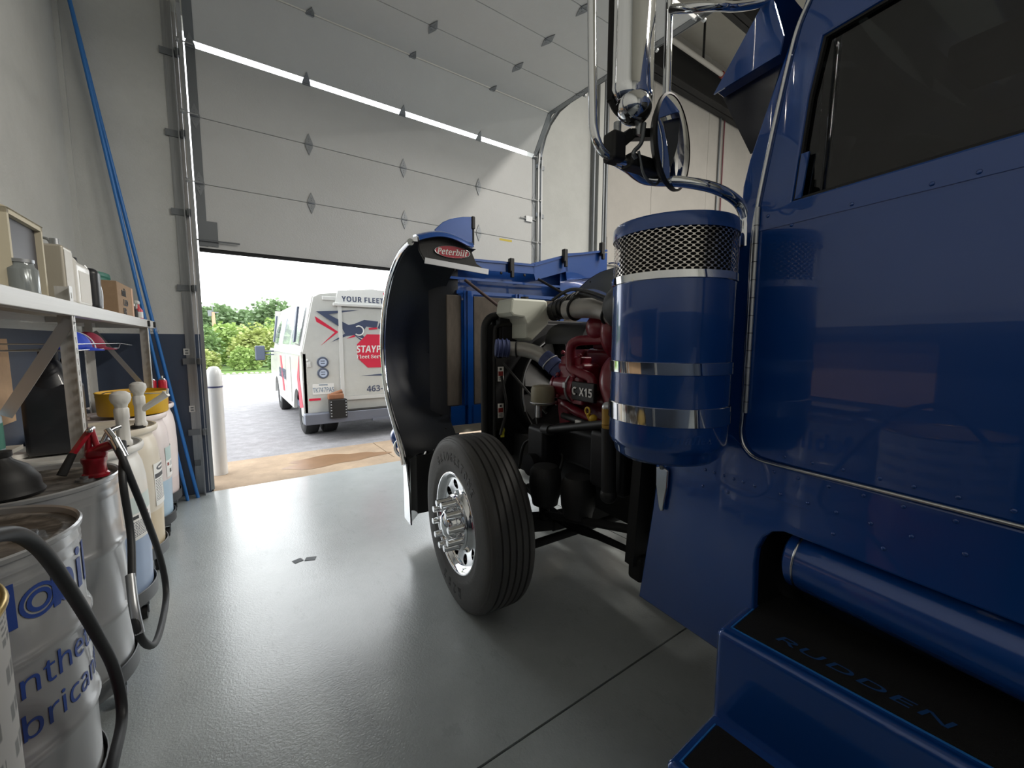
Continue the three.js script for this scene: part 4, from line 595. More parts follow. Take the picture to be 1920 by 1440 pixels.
function steerWheel(x, z, side) {
  const w = new THREE.Group(); w.name = 'front_wheel'; w.position.set(x, 0.503, z); if (side > 0) w.rotation.y = Math.PI; truck.add(w);
  mesh('tire', tireGeo, MT.tire, w); mesh('rim', rimGeo, M.chrome, w);
  mesh('sidewall_lettering', [...ringText('BRIDGESTONE', 0.052, 0.395, 0.10, -0.1385, 1.05), ...ringText('R283', 0.058, 0.40, Math.PI + 0.05, -0.1385, 1.3)], MT.tireInk, w);
  mesh('hub_cover', lathe([[0.104, 0.115], [0.104, 0.140], [0.100, 0.146], [0.092, 0.148], [0.088, 0.165], [0.076, 0.188], [0.05, 0.204], [0.0, 0.21]], 48).rotateZ(Math.PI / 2), M.chrome, w);
  mesh('hub_flange', lathe([[0.162, 0.112], [0.165, 0.120], [0.156, 0.127], [0.10, 0.129]], 48).rotateZ(Math.PI / 2), M.chrome, w);
  for (let k = 0; k < 10; k++) { const a = k / 10 * 2 * Math.PI + 0.16; mesh('lug_nut_cover', lathe([[0.029, 0.124], [0.030, 0.133], [0.024, 0.146], [0.0205, 0.21], [0.018, 0.217], [0, 0.218]], 12).rotateZ(Math.PI / 2).translate(0, 0.128 * Math.cos(a), 0.128 * Math.sin(a)), M.chrome, w); }
  mesh('brake_drum', cyl(0.22, 0.22, 0.16, 0.06, 0, 0, 0, 0, Math.PI / 2, 32), MT.engineDark, w);
  return w;
}
steerWheel(-1.03, 0, -1); steerWheel(1.03, 0, 1);
for (const z of [5.9, 7.2]) for (const s of [-1, 1]) { const w = new THREE.Group(); w.name = 'rear_wheel'; w.position.set(s * 0.93, 0.503, z); if (s > 0) w.rotation.y = Math.PI; truck.add(w); mesh('tire', tireGeo, MT.tire, w); mesh('inner_tire', tireGeo.clone().translate(0.33, 0, 0), MT.tire, w); mesh('rim', rimGeo, M.chrome, w); }

// --- chassis ---
for (const s of [-1, 1]) tp('frame_rail', [bx(s * 0.43 - 0.004, s * 0.43 + 0.004, 0.60, 0.87, -0.95, 8.0), bx(Math.min(s * 0.43, s * 0.35), Math.max(s * 0.43, s * 0.35), 0.60, 0.609, -0.95, 8.0), bx(Math.min(s * 0.43, s * 0.35), Math.max(s * 0.43, s * 0.35), 0.861, 0.87, -0.95, 8.0)], M.black);
for (const z of [-0.85, 1.1, 3.0, 5.0, 7.9]) tp('crossmember', bx(-0.43, 0.43, 0.63, 0.84, z - 0.04, z + 0.04), M.black);
tp('front_axle', [bar([-0.85, 0.42, 0], [-0.45, 0.36, 0], 0.09, 0.1), bar([-0.47, 0.355, 0], [0.47, 0.355, 0], 0.09, 0.1), bar([0.45, 0.36, 0], [0.85, 0.42, 0], 0.09, 0.1), cyl(0.06, 0.06, 0.26, -0.85, 0.48, 0), cyl(0.06, 0.06, 0.26, 0.85, 0.48, 0)], M.blackMatte);
tp('tie_rod', rod([-0.78, 0.345, 0.2], [0.78, 0.405, 0.2], 0.026), M.blackMatte);
tp('drag_link', [rod([-0.62, 0.50, 0.16], [-0.60, 0.72, 1.0], 0.022), sph(0.035, -0.62, 0.50, 0.16)], M.blackMatte);
for (const s of [-1, 1]) {
  tp('leaf_spring', [0, 1, 2].map((k) => tube([[s * 0.43, 0.50 + 0.0 * k, -0.62 + 0.14 * k], [s * 0.43, 0.43 - 0.02 * k, -0.05], [s * 0.43, 0.42 - 0.02 * k, 0.2], [s * 0.43, 0.47 - 0.012 * k, 0.86 - 0.16 * k]], 0.018, 8, 24)), M.blackMatte);
  tp('spring_hanger', [rbox(0.10, 0.42, 0.13, 0.02, s * 0.52, 0.66, 0.90), rbox(0.08, 0.16, 0.09, 0.02, s * 0.52, 0.50, 0.92)], M.blackMatte);
  tp('air_spring', lathe([[0, 0], [0.08, 0], [0.085, 0.03], [0.095, 0.06], [0.10, 0.13], [0.092, 0.2], [0.075, 0.225], [0, 0.23]], 28, s * 0.60, 0.60, 0.46), M.rubber);
  tp('air_spring', lathe([[0, 0], [0.075, 0], [0.08, 0.03], [0.09, 0.06], [0.095, 0.13], [0.088, 0.2], [0.07, 0.225], [0, 0.23]], 28, s * 0.70, 0.63, 0.28), M.rubber);
  tp('shock_absorber', [rod([s * 0.56, 0.42, 0.08], [s * 0.54, 0.78, 0.0], 0.035), rod([s * 0.54, 0.78, 0.0], [s * 0.535, 0.98, -0.03], 0.05)], M.blackMatte);
  tp('brake_chamber', [cyl(0.085, 0.085, 0.13, s * 0.72, 0.62, -0.18, Math.PI / 2), cyl(0.09, 0.09, 0.012, s * 0.72, 0.62, -0.17, Math.PI / 2)], MT.engineDark);
}
tp('steering_shaft', [rod([-0.62, 1.045, 0.2], [-0.635, 1.18, 0.75], 0.022), rod([-0.60, 1.03, 0.12], [-0.62, 1.045, 0.22], 0.032)], M.black);
tp('steering_gear', [rbox(0.16, 0.28, 0.2, 0.03, -0.55, 0.90, 0.06), cyl(0.07, 0.07, 0.2, -0.58, 0.80, 0.06, 0, 0, Math.PI / 2)], MT.engineDark);
tp('bumper', [shell(24, 6, (u, v) => { const a = (u - 0.5) * 2, x = a * 1.17, e = Math.max(0, Math.abs(a) - 0.86) / 0.14; return [x, 0.17 + 0.50 * v, -1.12 + 0.10 * e * e + 0.16 * a * a * a * a]; }, 0.006)], M.chrome);
tp('bumper_end_cap', [ext([[-1.0, 0.16], [-0.83, 0.16], [-0.86, 0.42], [-0.93, 0.62], [-1.0, 0.68]], 0.012).rotateY(-Math.PI / 2).translate(-1.175, 0, 0)], M.chrome).userData.label = 'bright bumper end';
tp('bumper_bracket', [bx(-1.165, -0.85, 0.18, 0.66, -0.99, -0.97)], M.black);
tp('transmission', [rbox(0.5, 0.5, 1.3, 0.1, 0, 0.85, 1.7)], MT.engineDark);
tp('underbody_tank', [rod([0.3, 0.5, 1.4], [0.3, 0.5, 2.4], 0.14)], M.black);

// --- tilted hood: fenders, skin, insulation ---
const lipPts = [[0.60, -0.96], [0.70, -1.02], [0.80, -1.12], [0.93, -1.29], [1.10, -1.46], [1.30, -1.55], [1.527, -1.585], [1.72, -1.54], [1.894, -1.44], [2.06, -1.27], [2.17, -1.08], [2.235, -0.88], [2.255, -0.66]];
const lipCurve = new THREE.CatmullRomCurve3(lipPts.map(([y, w]) => V(0, y, w)));
for (const s of [-1, 1]) {
  const at1 = (t) => lipCurve.getPoint(t);
  const U0 = 1.175, U1 = 0.70;
  tp('fender', shell(14, 40, (a, t) => { const p = at1(t), k = Math.sin(Math.PI * a); return [s * (U0 + (U1 - U0) * a), p.y + 0.02 * k * (p.y < 1.5 ? -1 : 1), p.z - 0.05 * k]; }, 0.004), MT.liner).userData.label = 'black inside of the fender';
  tp('fender_skin', shell(14, 40, (a, t) => { const p = at1(t), k = Math.sin(Math.PI * a); return [s * (U0 + 0.006 + (U1 - U0) * a), p.y + 0.03 * k * (p.y < 1.5 ? -1 : 1), p.z - 0.014 - 0.06 * k]; }, 0.004), MT.blue);
  tp('fender_lip', tube(Array.from({ length: 25 }, (_, i) => { const p = at1(i / 24); return [s * (U0 + 0.012), p.y, p.z - 0.012]; }), 0.024, 14, 96), M.chrome);
  for (let i = 0; i < 13; i++) { const p = at1(0.12 + 0.72 * i / 12); tp('fender_rivet', sph(0.007, s * 0.765, p.y, p.z - 0.012, 1, 1, 1, 8), M.black); }
  tp('headlamp_pod', [place(new THREE.SphereGeometry(0.105, 28, 18).scale(0.9, 0.72, 1.25), s * 1.13, 0.76, -1.24, 0.5)], MT.blue);
  tp('headlamp_bezel', place(new THREE.TorusGeometry(0.085, 0.014, 10, 40), s * 1.13, 0.70, -1.13, -0.6), M.chrome);
  // hood side walls between the crown and the fender
  tp('hood_side', shell(10, 20, (a, v) => { const y = 0.72 + 1.56 * v; return [s * (0.60 + 0.22 * a), y, -1.262 - 0.12 * a * a]; }, 0.012), MT.liner);
  // rear end of the fender now on top: blue cap, black flap and bright strip
  tp('fender_cap', shell(16, 8, (a, v) => { const x = s * (1.135 - 0.41 * a), y0 = 2.315 + 0.045 * Math.sin(Math.PI * Math.min(1, a * 1.1)); return [x, y0 - 0.05 * v * v, -0.78 + 0.13 * Math.sin(v * Math.PI / 2)]; }, 0.012), MT.blue);
  if (s > 0) continue;
  const flap = tp('mud_flap', ext([[1.128, 2.30], [1.122, 2.21], [1.085, 2.145], [0.60, 2.115], [0.68, 2.16], [0.71, 2.22], [0.735, 2.29], [0.80, 2.315], [0.95, 2.335], [1.07, 2.33]].map(([x, y]) => [s * x, y]), 0.022, 0.004).translate(0, 0, -0.71), M.rubber);
  mesh('bright_strip', bar([s * 1.085, 2.142, -0.684], [s * 0.585, 2.105, -0.684], 0.012, 0.04), M.alu, flap);
  const em = mesh('emblem', [place(new THREE.CylinderGeometry(1, 1, 0.006, 40).scale(0.135, 1, 0.042), s * 0.875, 2.222, -0.686, Math.PI / 2, 0, 0)], std({ color: '#a01c30', roughness: 0.4 }), flap);
  mesh('emblem_rim', (() => { const g = new THREE.TorusGeometry(1, 0.035, 8, 48); g.scale(0.135, 0.042, 0.1); g.translate(s * 0.875, 2.222, -0.683); return g; })(), M.chromeSoft, flap);
  mesh('emblem_lettering', text('Peterbilt', 0.042, { f: 'serif_bold', slant: 0.25, wide: 0.9, depth: 0.002 }).translate(s * 0.875, 2.222, -0.683), M.white, flap);
  tp('hood_corner', ext([[0.914, 2.30], [0.914, 2.438], [0.85, 2.50], [0.78, 2.537], [0.68, 2.565], [0.598, 2.577], [0.598, 2.30]].map(([x, y]) => [s * x, y]), 0.02, 0.004).translate(0, 0, -0.96), MT.blue);
  tp('hood_latch', [rbox(0.03, 0.1, 0.04, 0.008, s * 0.59, 2.53, -0.95), rod([s * 0.59, 2.36, -0.95], [s * 0.59, 2.5, -0.95], 0.012)], M.black);
}
tp('hood_crown', [shell(24, 18, (a, v) => { const x = (a - 0.5) * 1.26; return [x, 0.78 + (1.52 + Math.max(0, x - 0.15) * 0.3) * v, -1.40 + 0.14 * Math.pow(Math.abs(a - 0.5) * 2, 3)]; }, 0.015)], MT.blue);
tp('hood_flange', [bar([-0.62, 2.285, -1.22], [0.16, 2.30, -1.22], 0.10, 0.02), bar([-0.62, 2.25, -1.19], [0.16, 2.265, -1.19], 0.012, 0.09), bar([0.15, 2.30, -1.22], [0.54, 2.43, -1.22], 0.10, 0.02), bar([0.15, 2.24, -1.19], [0.54, 2.36, -1.19], 0.012, 0.16), bar([0.53, 2.43, -1.22], [1.05, 2.53, -1.20], 0.10, 0.02), bar([0.53, 2.32, -1.19], [1.05, 2.40, -1.19], 0.012, 0.26), bar([-0.74, 2.13, -1.24], [0.74, 2.13, -1.24], 0.018, 0.02), bar([-0.62, 2.01, -1.25], [0.62, 2.01, -1.25], 0.04, 0.03)], MT.blue);
for (const [x0, x1] of [[-0.72, -0.58], [-0.46, -0.02], [0.02, 0.46], [0.50, 0.72]]) tp('insulation_pad', rbox(x1 - x0, 0.98, 0.02, 0.008, (x0 + x1) / 2, 1.49, -1.235), MT.insulation);
for (const x of [-0.525, 0.0, 0.48]) tp('hood_rib', [bar([x, 2.02, -1.20], [x, 0.82, -1.20], 0.085, 0.02, V(0, 0, 1)), bar([x, 2.02, -1.19], [x, 0.82, -1.19], 0.03, 0.03, V(0, 0, 1))], MT.blue);
tp('hood_lower_pan', [bx(-0.70, 0.70, 0.80, 1.0, -1.21, -1.19)], MT.blue); tp('hood_lower_edge', bx(-0.70, 0.70, 0.76, 0.83, -1.18, -1.17), MT.foil);
tp('hood_wing', [shell(8, 6, (u, v) => { const x = 0.50 + 0.62 * u; return [x, 1.6 + (0.78 + (x - 0.5) * 0.24) * v, -1.23]; }, 0.01)], MT.blue);
for (const [x, y] of [[-0.11, 2.29], [0.50, 2.44], [0.98, 2.56]]) tp('hood_clip', [rbox(0.045, 0.13, 0.05, 0.008, x, y - 0.02, -1.16), rbox(0.03, 0.06, 0.03, 0.006, x, y - 0.1, -1.14)], M.black);
tp('hood_strut', rod([-0.60, 2.10, -1.10], [-0.28, 1.86, -1.02], 0.014), std({ color: '#4a3a38', roughness: 0.7 })); tp('hood_strut', rod([0.15, 2.16, -1.1], [0.55, 1.75, -0.5], 0.012), M.black);
for (const [x, y] of [[-0.72, 2.20], [-0.66, 2.19], [-0.2, 2.2], [0.05, 2.2]]) tp('hood_bolt', sph(0.014, x, y, -1.185, 1, 1, 0.5, 8), M.black);
tp('grille_shell', [bx(-0.55, -0.50, 0.5, 0.76, -1.1, -0.95), bx(0.50, 0.55, 0.5, 0.76, -1.1, -0.95), bx(-0.55, 0.55, 0.46, 0.52, -1.1, -0.95)], M.chrome);

// --- cooling pack ---
tp('radiator', [rbox(1.16, 1.12, 0.10, 0.01, 0, 1.19, -0.68)], MT.engineDark);
tp('radiator_side_channel', [tube([[-0.655, 0.68, -0.60], [-0.66, 1.2, -0.60], [-0.66, 1.62, -0.60], [-0.64, 1.72, -0.60], [-0.58, 1.765, -0.60], [-0.45, 1.775, -0.60]], 0.03, 10, 60), bx(-0.64, -0.58, 0.66, 1.7, -0.70, -0.58)], M.black);
tp('radiator_side_channel', [tube([[-0.60, 0.70, -0.55], [-0.60, 1.2, -0.55], [-0.60, 1.62, -0.55], [-0.57, 1.69, -0.55], [-0.44, 1.71, -0.55]], 0.016, 10, 50)], M.black);
tp('fan_shroud', [ext([[-0.54, 0.68], [0.54, 0.68], [0.54, 1.72], [-0.54, 1.72]], 0.06, 0.008, [circle(0.0, 1.20, 0.43, 48)]).translate(0, 0, -0.60), cyl(0.44, 0.46, 0.16, 0, 1.20, -0.50, Math.PI / 2, 0, 0, 56, true)], MT.engineDark);
tp('shroud_ring', tor(0.44, 0.014, 0, 1.20, -0.42, 0, 0, 0, 72), M.black);
tp('shroud_trim', tube([[-0.42, 1.05, -0.40], [-0.44, 1.2, -0.40], [-0.415, 1.36, -0.40], [-0.33, 1.5, -0.40], [-0.2, 1.6, -0.40]], 0.006, 8), M.alu);
for (let k = 0; k < 9; k++) { const a = k / 9 * 2 * Math.PI; tp('fan_blade', grid(3, 3, (u, v) => { const r = 0.1 + 0.3 * u, t = a + (v - 0.5) * 0.5; return [r * Math.cos(t), 1.20 + r * Math.sin(t), -0.47 + (v - 0.5) * 0.07]; }), M.black); }
tp('fan_hub', cyl(0.13, 0.13, 0.1, 0, 1.20, -0.42, Math.PI / 2), MT.engineDark);
for (const y of [1.33, 1.05]) tp('warning_label', bx(-0.585, -0.535, y - 0.055, y + 0.055, -0.529, -0.527), std({ map: printTex(64, 128, (x) => { x.fillStyle = '#e8e6df'; x.fillRect(0, 0, 64, 128); x.fillStyle = '#8d2f2a'; x.fillRect(6, 40, 52, 40); x.fillStyle = '#333'; for (let i = 0; i < 4; i++) x.fillRect(8, 88 + i * 9, 46, 4); x.fillRect(20, 10, 24, 20); }), roughness: 0.5 }));
tp('label_backing', bx(-0.60, -0.51, 0.90, 1.45, -0.54, -0.529), M.black);
tp('cooler_strut', [rod([-0.56, 1.42, -0.50], [-0.42, 1.08, -0.12], 0.009)], M.black);
tp('yellow_tag', [place(new THREE.TorusGeometry(0.022, 0.006, 8, 20), -0.56, 0.90, -0.50, 0, 0.4, 0), bx(-0.575, -0.545, 0.85, 0.90, -0.502, -0.498)], std({ color: '#c9c63c', roughness: 0.6 }));
const ct = tp('coolant_tank', [(() => { const g = ext([[-0.575, 1.86], [-0.585, 1.78], [-0.56, 1.755], [-0.475, 1.745], [-0.455, 1.70], [-0.455, 1.60], [-0.40, 1.58], [-0.26, 1.70], [-0.245, 1.745], [-0.27, 1.87], [-0.29, 1.88], [-0.56, 1.88]], 0.22, 0.014).translate(0, 0, -0.56); return g; })()], MT.tank);
mesh('tank_cap', cyl(0.03, 0.03, 0.03, -0.40, 1.89, -0.45), M.black, ct); mesh('tank_bracket', [rbox(0.2, 0.3, 0.06, 0.01, -0.46, 1.62, -0.58)], M.black, ct);
// charge air pipe with blue couplings
const cap1 = [[-0.67, 1.53, -0.36], [-0.62, 1.525, -0.34], [-0.56, 1.522, -0.30], [-0.51, 1.515, -0.24], [-0.46, 1.49, -0.17], [-0.42, 1.44, -0.10], [-0.385, 1.385, -0.03], [-0.35, 1.33, 0.04]];
tp('charge_air_pipe', tube(cap1, 0.052, 20, 60), MT.pipe);
const cc1 = tp('silicone_coupling', [tube([[-0.69, 1.53, -0.365], [-0.60, 1.525, -0.33]], 0.060, 20, 10)], MT.silicone); const cc2 = tp('silicone_coupling', [tube([[-0.435, 1.465, -0.13], [-0.345, 1.325, 0.05]], 0.060, 20, 12)], MT.silicone);
for (let k = 0; k < 4; k++) mesh('rib_ring', place(new THREE.TorusGeometry(0.061, 0.006, 8, 32), -0.415 + 0.02 * k, 1.434 - 0.031 * k, -0.09 + 0.04 * k, 0.75, 0.5, 0), k % 3 ? MT.silicone : M.alu, cc2);
for (let k = 0; k < 3; k++) mesh('rib_ring', place(new THREE.TorusGeometry(0.061, 0.006, 8, 32), -0.672 + 0.028 * k, 1.529, -0.358 + 0.011 * k, 0, 1.2, 0), MT.silicone, cc1);
tp('clamp_band', place(new THREE.TorusGeometry(0.054, 0.006, 8, 32), -0.555, 1.521, -0.295, 0, 0.85, 0), M.black);
// --- red engine ---
tp('engine_block', [rbox(0.52, 0.62, 1.1, 0.03, 0.0, 1.03, 0.52), rbox(0.42, 0.22, 1.05, 0.04, 0.0, 1.42, 0.54)], MT.engine);
tp('valve_cover', [rbox(0.36, 0.16, 1.02, 0.05, 0.0, 1.58, 0.55)], MT.engine);
tp('gear_housing', [ext([[-0.30, 0.85], [-0.34, 1.1], [-0.36, 1.3], [-0.30, 1.42], [-0.2, 1.52], [0.2, 1.52], [0.32, 1.3], [0.3, 0.85]], 0.12, 0.012).translate(0, 0, -0.10), cyl(0.12, 0.12, 0.05, -0.16, 1.30, -0.10, Math.PI / 2), cyl(0.16, 0.16, 0.05, 0.05, 0.95, -0.10, Math.PI / 2)], MT.engine);
tp('air_compressor', [rbox(0.16, 0.22, 0.26, 0.03, -0.34, 1.33, 0.12), cyl(0.09, 0.09, 0.2, -0.36, 1.28, 0.08, Math.PI / 2), cyl(0.095, 0.095, 0.02, -0.36, 1.28, -0.03, Math.PI / 2), rbox(0.1, 0.06, 0.2, 0.012, -0.36, 1.45, 0.12), rbox(0.09, 0.08, 0.1, 0.012, -0.40, 1.23, 0.24)], MT.engine);
for (const [x, y, z] of [[-0.43, 1.36, 0.02], [-0.43, 1.22, 0.02], [-0.44, 1.36, 0.2], [-0.44, 1.22, 0.2], [-0.38, 1.485, 0.05], [-0.38, 1.485, 0.18], [-0.30, 1.5, -0.1], [-0.35, 1.15, -0.1]]) tp('flange_bolt', [sph(0.016, x, y, z, 1, 1, 1, 8)], MT.engine);
tp('steel_clamp', [tor(0.094, 0.008, -0.36, 1.28, 0.13, 0, 0, 0, 32), rbox(0.02, 0.04, 0.03, 0.005, -0.455, 1.30, 0.13)], M.alu);
tp('coolant_line', [tube([[-0.30, 1.585, 0.95], [-0.32, 1.585, 0.5], [-0.36, 1.585, 0.26], [-0.40, 1.575, 0.17], [-0.42, 1.54, 0.14], [-0.42, 1.44, 0.14], [-0.42, 1.40, 0.16], [-0.41, 1.375, 0.25], [-0.40, 1.35, 0.32], [-0.40, 1.28, 0.34]], 0.031, 14, 90)], MT.engine);
tp('fuel_rail_tube', [tube([[-0.36, 1.16, 0.0], [-0.38, 1.10, 0.3], [-0.40, 1.02, 0.75], [-0.40, 1.0, 1.0]], 0.03, 12, 40)], MT.engine);
tp('intake_elbow', [tube([[-0.28, 1.45, 0.48], [-0.36, 1.42, 0.48], [-0.40, 1.34, 0.5], [-0.40, 1.24, 0.55]], 0.075, 16, 30)], MT.engine);
const em2 = tp('engine_badge', [rbox(0.03, 0.115, 0.21, 0.008, -0.44, 1.275, 0.30)], M.black);
mesh('badge_lettering', [text('X15', 0.05, { depth: 0.003 }).rotateY(-Math.PI / 2).translate(-0.4565, 1.275, 0.335), tor(0.02, 0.006, -0.457, 1.275, 0.235, 0, -Math.PI / 2, 0.9, 24, 4.4)], M.white, em2);
tp('dipstick', [tor(0.02, 0.006, -0.46, 1.17, 0.36, 0, Math.PI / 2, 0, 20), rod([-0.46, 1.15, 0.36], [-0.43, 1.05, 0.40], 0.01), sph(0.024, -0.45, 1.13, 0.40)], std({ color: '#c9a52a', roughness: 0.5 }));
tp('oil_pan', [rbox(0.42, 0.3, 1.0, 0.06, 0, 0.68, 0.55)], MT.engineDark);
const ps = tp('power_steering_reservoir', [lathe([[0, 0], [0.072, 0], [0.078, 0.015], [0.078, 0.10], [0.07, 0.118], [0.045, 0.125], [0, 0.127]], 32, -0.52, 1.165, -0.02)], std({ color: '#8d8670', roughness: 0.5 })); mesh('band', tor(0.079, 0.006, -0.52, 1.178, -0.02, Math.PI / 2, 0, 0, 36), M.alu, ps); mesh('fitting', rod([-0.55, 1.08, -0.02], [-0.55, 1.165, -0.02], 0.02), M.alu, ps);
tp('ribbed_duct', [tube([[-0.20, 1.80, -0.35], [-0.26, 1.82, -0.1], [-0.32, 1.81, 0.1], [-0.42, 1.80, 0.25]], 0.07, 16, 40), ...[0, 1, 2, 3, 4, 5].map((k) => place(new THREE.TorusGeometry(0.071, 0.007, 8, 28), -0.22 - 0.024 * k, 1.81 + 0.002 * k, -0.27 + 0.08 * k, 0, 0.2, 0))], M.black);
tp('intake_pipe', [tube([[-0.48, 1.765, 0.17], [-0.45, 1.77, 0.30], [-0.42, 1.755, 0.42], [-0.42, 1.70, 0.56], [-0.43, 1.64, 0.72], [-0.46, 1.58, 0.9]], 0.058, 20, 60)], MT.pipe);
for (const [x, y, z, r] of [[-0.465, 1.768, 0.24, 0.1], [-0.42, 1.73, 0.49, 0.5], [-0.44, 1.61, 0.8, 0.4]]) tp('pipe_clamp', place(new THREE.TorusGeometry(0.062, 0.008, 8, 32), x, y, z, r, 0, 0), M.black);
tp('heat_shield', [shell(12, 8, (u, v) => { const a = -0.2 + 1.9 * u; return [-0.22 - 0.15 * Math.sin(a), 1.575 + 0.13 * Math.cos(a), -0.22 + 0.40 * v]; }, 0.004)], M.black);
tp('turbo_housing', [place(new THREE.TorusGeometry(0.10, 0.055, 12, 36), -0.30, 1.63, 0.42, 0, 0.4, 0), sph(0.09, -0.32, 1.66, 0.30)], MT.engine);
tp('foil_blanket', [rbox(0.5, 0.06, 0.5, 0.02, -0.12, 1.72, 0.95, 0.15, 0.2, 0)], MT.foil);
for (const [pts, r] of [[[[-0.25, 1.88, -0.3], [-0.40, 1.90, 0.1], [-0.48, 1.84, 0.42], [-0.52, 1.74, 0.7], [-0.56, 1.62, 0.95]], 0.011], [[[-0.30, 1.86, 0.0], [-0.46, 1.85, 0.3], [-0.52, 1.76, 0.62], [-0.54, 1.66, 0.9]], 0.008], [[[-0.5, 1.22, -0.15], [-0.53, 1.0, -0.05], [-0.52, 0.95, 0.05], [-0.60, 0.9, -0.1], [-0.64, 0.72, -0.12]], 0.01], [[[-0.50, 0.96, 0.02], [-0.52, 0.88, 0.2], [-0.62, 0.78, 0.3]], 0.009], [[[-0.44, 1.10, 0.1], [-0.47, 1.09, 0.5], [-0.5, 1.1, 0.95]], 0.022], [[[-0.58, 1.32, -0.48], [-0.55, 1.12, -0.46], [-0.56, 1.02, -0.46], [-0.60, 0.88, -0.46]], 0.011]]) tp('cable', tube(pts, r, 8), M.black);
tp('white_connector', rbox(0.022, 0.022, 0.05, 0.004, -0.475, 1.095, 0.3), M.white);
const fr = tp('washer_bottle', [rod([-0.723, 1.17, 0.82], [-0.73, 1.20, 0.82], 0.029), rod([-0.73, 1.20, 0.82], [-0.733, 1.275, 0.82], 0.027)], MT.gold); mesh('lower_body', [rod([-0.715, 0.86, 0.82], [-0.723, 1.18, 0.82], 0.034), sph(0.04, -0.715, 0.86, 0.82)], M.black, fr); mesh('cap', sph(0.027, -0.733, 1.275, 0.82), M.alu, fr);
tp('frame_bracket', [rbox(0.30, 0.3, 0.25, 0.03, -0.50, 0.98, 0.72), rbox(0.25, 0.22, 0.4, 0.03, -0.40, 0.95, 0.30)], MT.engineDark);
tp('firewall', [bx(-0.66, 0.66, 0.75, 2.0, 1.12, 1.16)], M.black);

// --- air cleaner ---
{
  const a = new THREE.Group(); a.name = 'air_cleaner'; a.position.set(-0.919, 0, 1.298); truck.add(a);
  mesh('canister', lathe([[0.0, 1.195], [0.10, 1.195], [0.15, 1.20], [0.165, 1.215], [0.168, 1.235], [0.178, 1.245], [0.185, 1.262], [0.185, 1.752], [0.17, 1.752]], 80), MT.blue, a);
  mesh('lid', lathe([[0.17, 1.892], [0.188, 1.892], [0.189, 1.90], [0.189, 1.924], [0.184, 1.932], [0.0, 1.945]], 80), MT.blue, a);
  const T = 512, H = 256, holes = dataTex(T, (x, y) => { const cw = 512 / 26, ch = 32; const row = Math.floor(y / (ch / 2)); const ox = row % 2 ? cw / 2 : 0; let best = 9; for (const rw of [row - 1, row, row + 1]) { const o = ((rw % 2) + 2) % 2 ? cw / 2 : 0; const dx = ((x - o) % cw + cw) % cw - cw / 2, dy = y - (rw + 0.5) * ch / 2; best = Math.min(best, Math.hypot(dx / 7.2, dy / 9.6)); } return best < 1 ? 0 : 1; }, false, 1, H);
  holes.repeat.set(2, 1);
  mesh('mesh_screen', cyl(0.1845, 0.1845, 0.122, 0, 1.834, 0, 0, 0, 0, 96, true), std({ color: '#cfcac4', metalness: 1, roughness: 0.2, alphaMap: holes, transparent: true, alphaTest: 0.5, side: THREE.DoubleSide }), a);
  mesh('filter_core', cyl(0.165, 0.165, 0.14, 0, 1.82, 0, 0, 0, 0, 48), M.blackMatte, a);
  const band = (y0, y1, n) => mesh(n, lathe([[0.1855, y0], [0.189, y0 + 0.002], [0.189, y1 - 0.002], [0.1855, y1]], 96), M.chrome, a);
  band(1.750, 1.775, 'chrome_ring'); band(1.475, 1.513, 'mounting_strap'); band(1.323, 1.380, 'mounting_strap');
  mesh('embossed_lettering', wrap(text('Dynaflex', 0.025, { f: 'serif_bold', slant: 0.25, depth: 0.001 }), 0.1848, Math.PI / 2 + 0.55).translate(0, 1.285, 0), MT.blue, a);
  for (const y of [1.494, 1.352]) mesh('strap_bracket', bx(0.16, 0.24, y - 0.018, y + 0.018, -0.03, 0.03), M.chrome, a);
  mesh('outlet_duct', [tube([[0.0, 1.72, -0.16], [0.05, 1.70, -0.26], [0.25, 1.66, -0.34]], 0.08, 16, 20)], M.black, a);
}

// --- cab: side panels lie in one upright plane, narrower towards the front ---
const cabM = new THREE.Matrix4().makeBasis(V(-0.0703, 0, 1).normalize(), V(0, 1, 0), V(-1, 0, -0.0703).normalize()).setPosition(-0.609, 0, 0);
const onCab = (g) => { g.applyMatrix4(cabM); return g; };
const cp = (w, y, o = 0) => { const v = V(w, y, o).applyMatrix4(cabM); return [v.x, v.y, v.z]; };
const mirrorX = (g) => { const c = prep(g.clone()); c.scale(-1, 1, 1); const p = c.attributes.position; for (const k of ['position', 'normal', 'uv']) { const A = c.attributes[k], n = A.itemSize, arr = A.array; for (let i = 0; i < p.count; i += 3) for (let j = 0; j < n; j++) { const t = arr[(i + 1) * n + j]; arr[(i + 1) * n + j] = arr[(i + 2) * n + j]; arr[(i + 2) * n + j] = t; } } return c; };
const both = (name, g, m, far = true) => { const a = tp(name, g, m); if (far) tp(name, mirrorX(a.geometry), m); return a; };
const doorPath = [[1.575, 2.52], [1.541, 2.453], [1.521, 2.375], [1.488, 2.203], [1.453, 1.992], [1.445, 1.89], [1.446, 1.71], [1.446, 1.507], [1.446, 1.342], [1.444, 1.29], [1.452, 1.25], [1.475, 1.222], [1.505, 1.209], [1.56, 1.206]];
const windowHole = [[1.60, 2.388], [1.574, 2.25], [1.549, 1.978], [2.42, 1.985], [2.42, 2.388]];
both('cab_door', onCab(ext([...doorPath, [2.53, 1.212], [2.53, 2.56], [1.60, 2.56]], 0.03, 0.006, [windowHole]).translate(0, 0, -0.022)), MT.blue);
both('window_frame', onCab(ext([[1.592, 2.396], [1.566, 2.25], [1.541, 1.970], [2.428, 1.977], [2.428, 2.396]], 0.012, 0, [windowHole.map(([w, y]) => [w + (w < 2 ? 0.006 : -0.006), y + (y > 2.2 ? -0.006 : 0.006)])]).translate(0, 0, -0.010)), M.rubber);
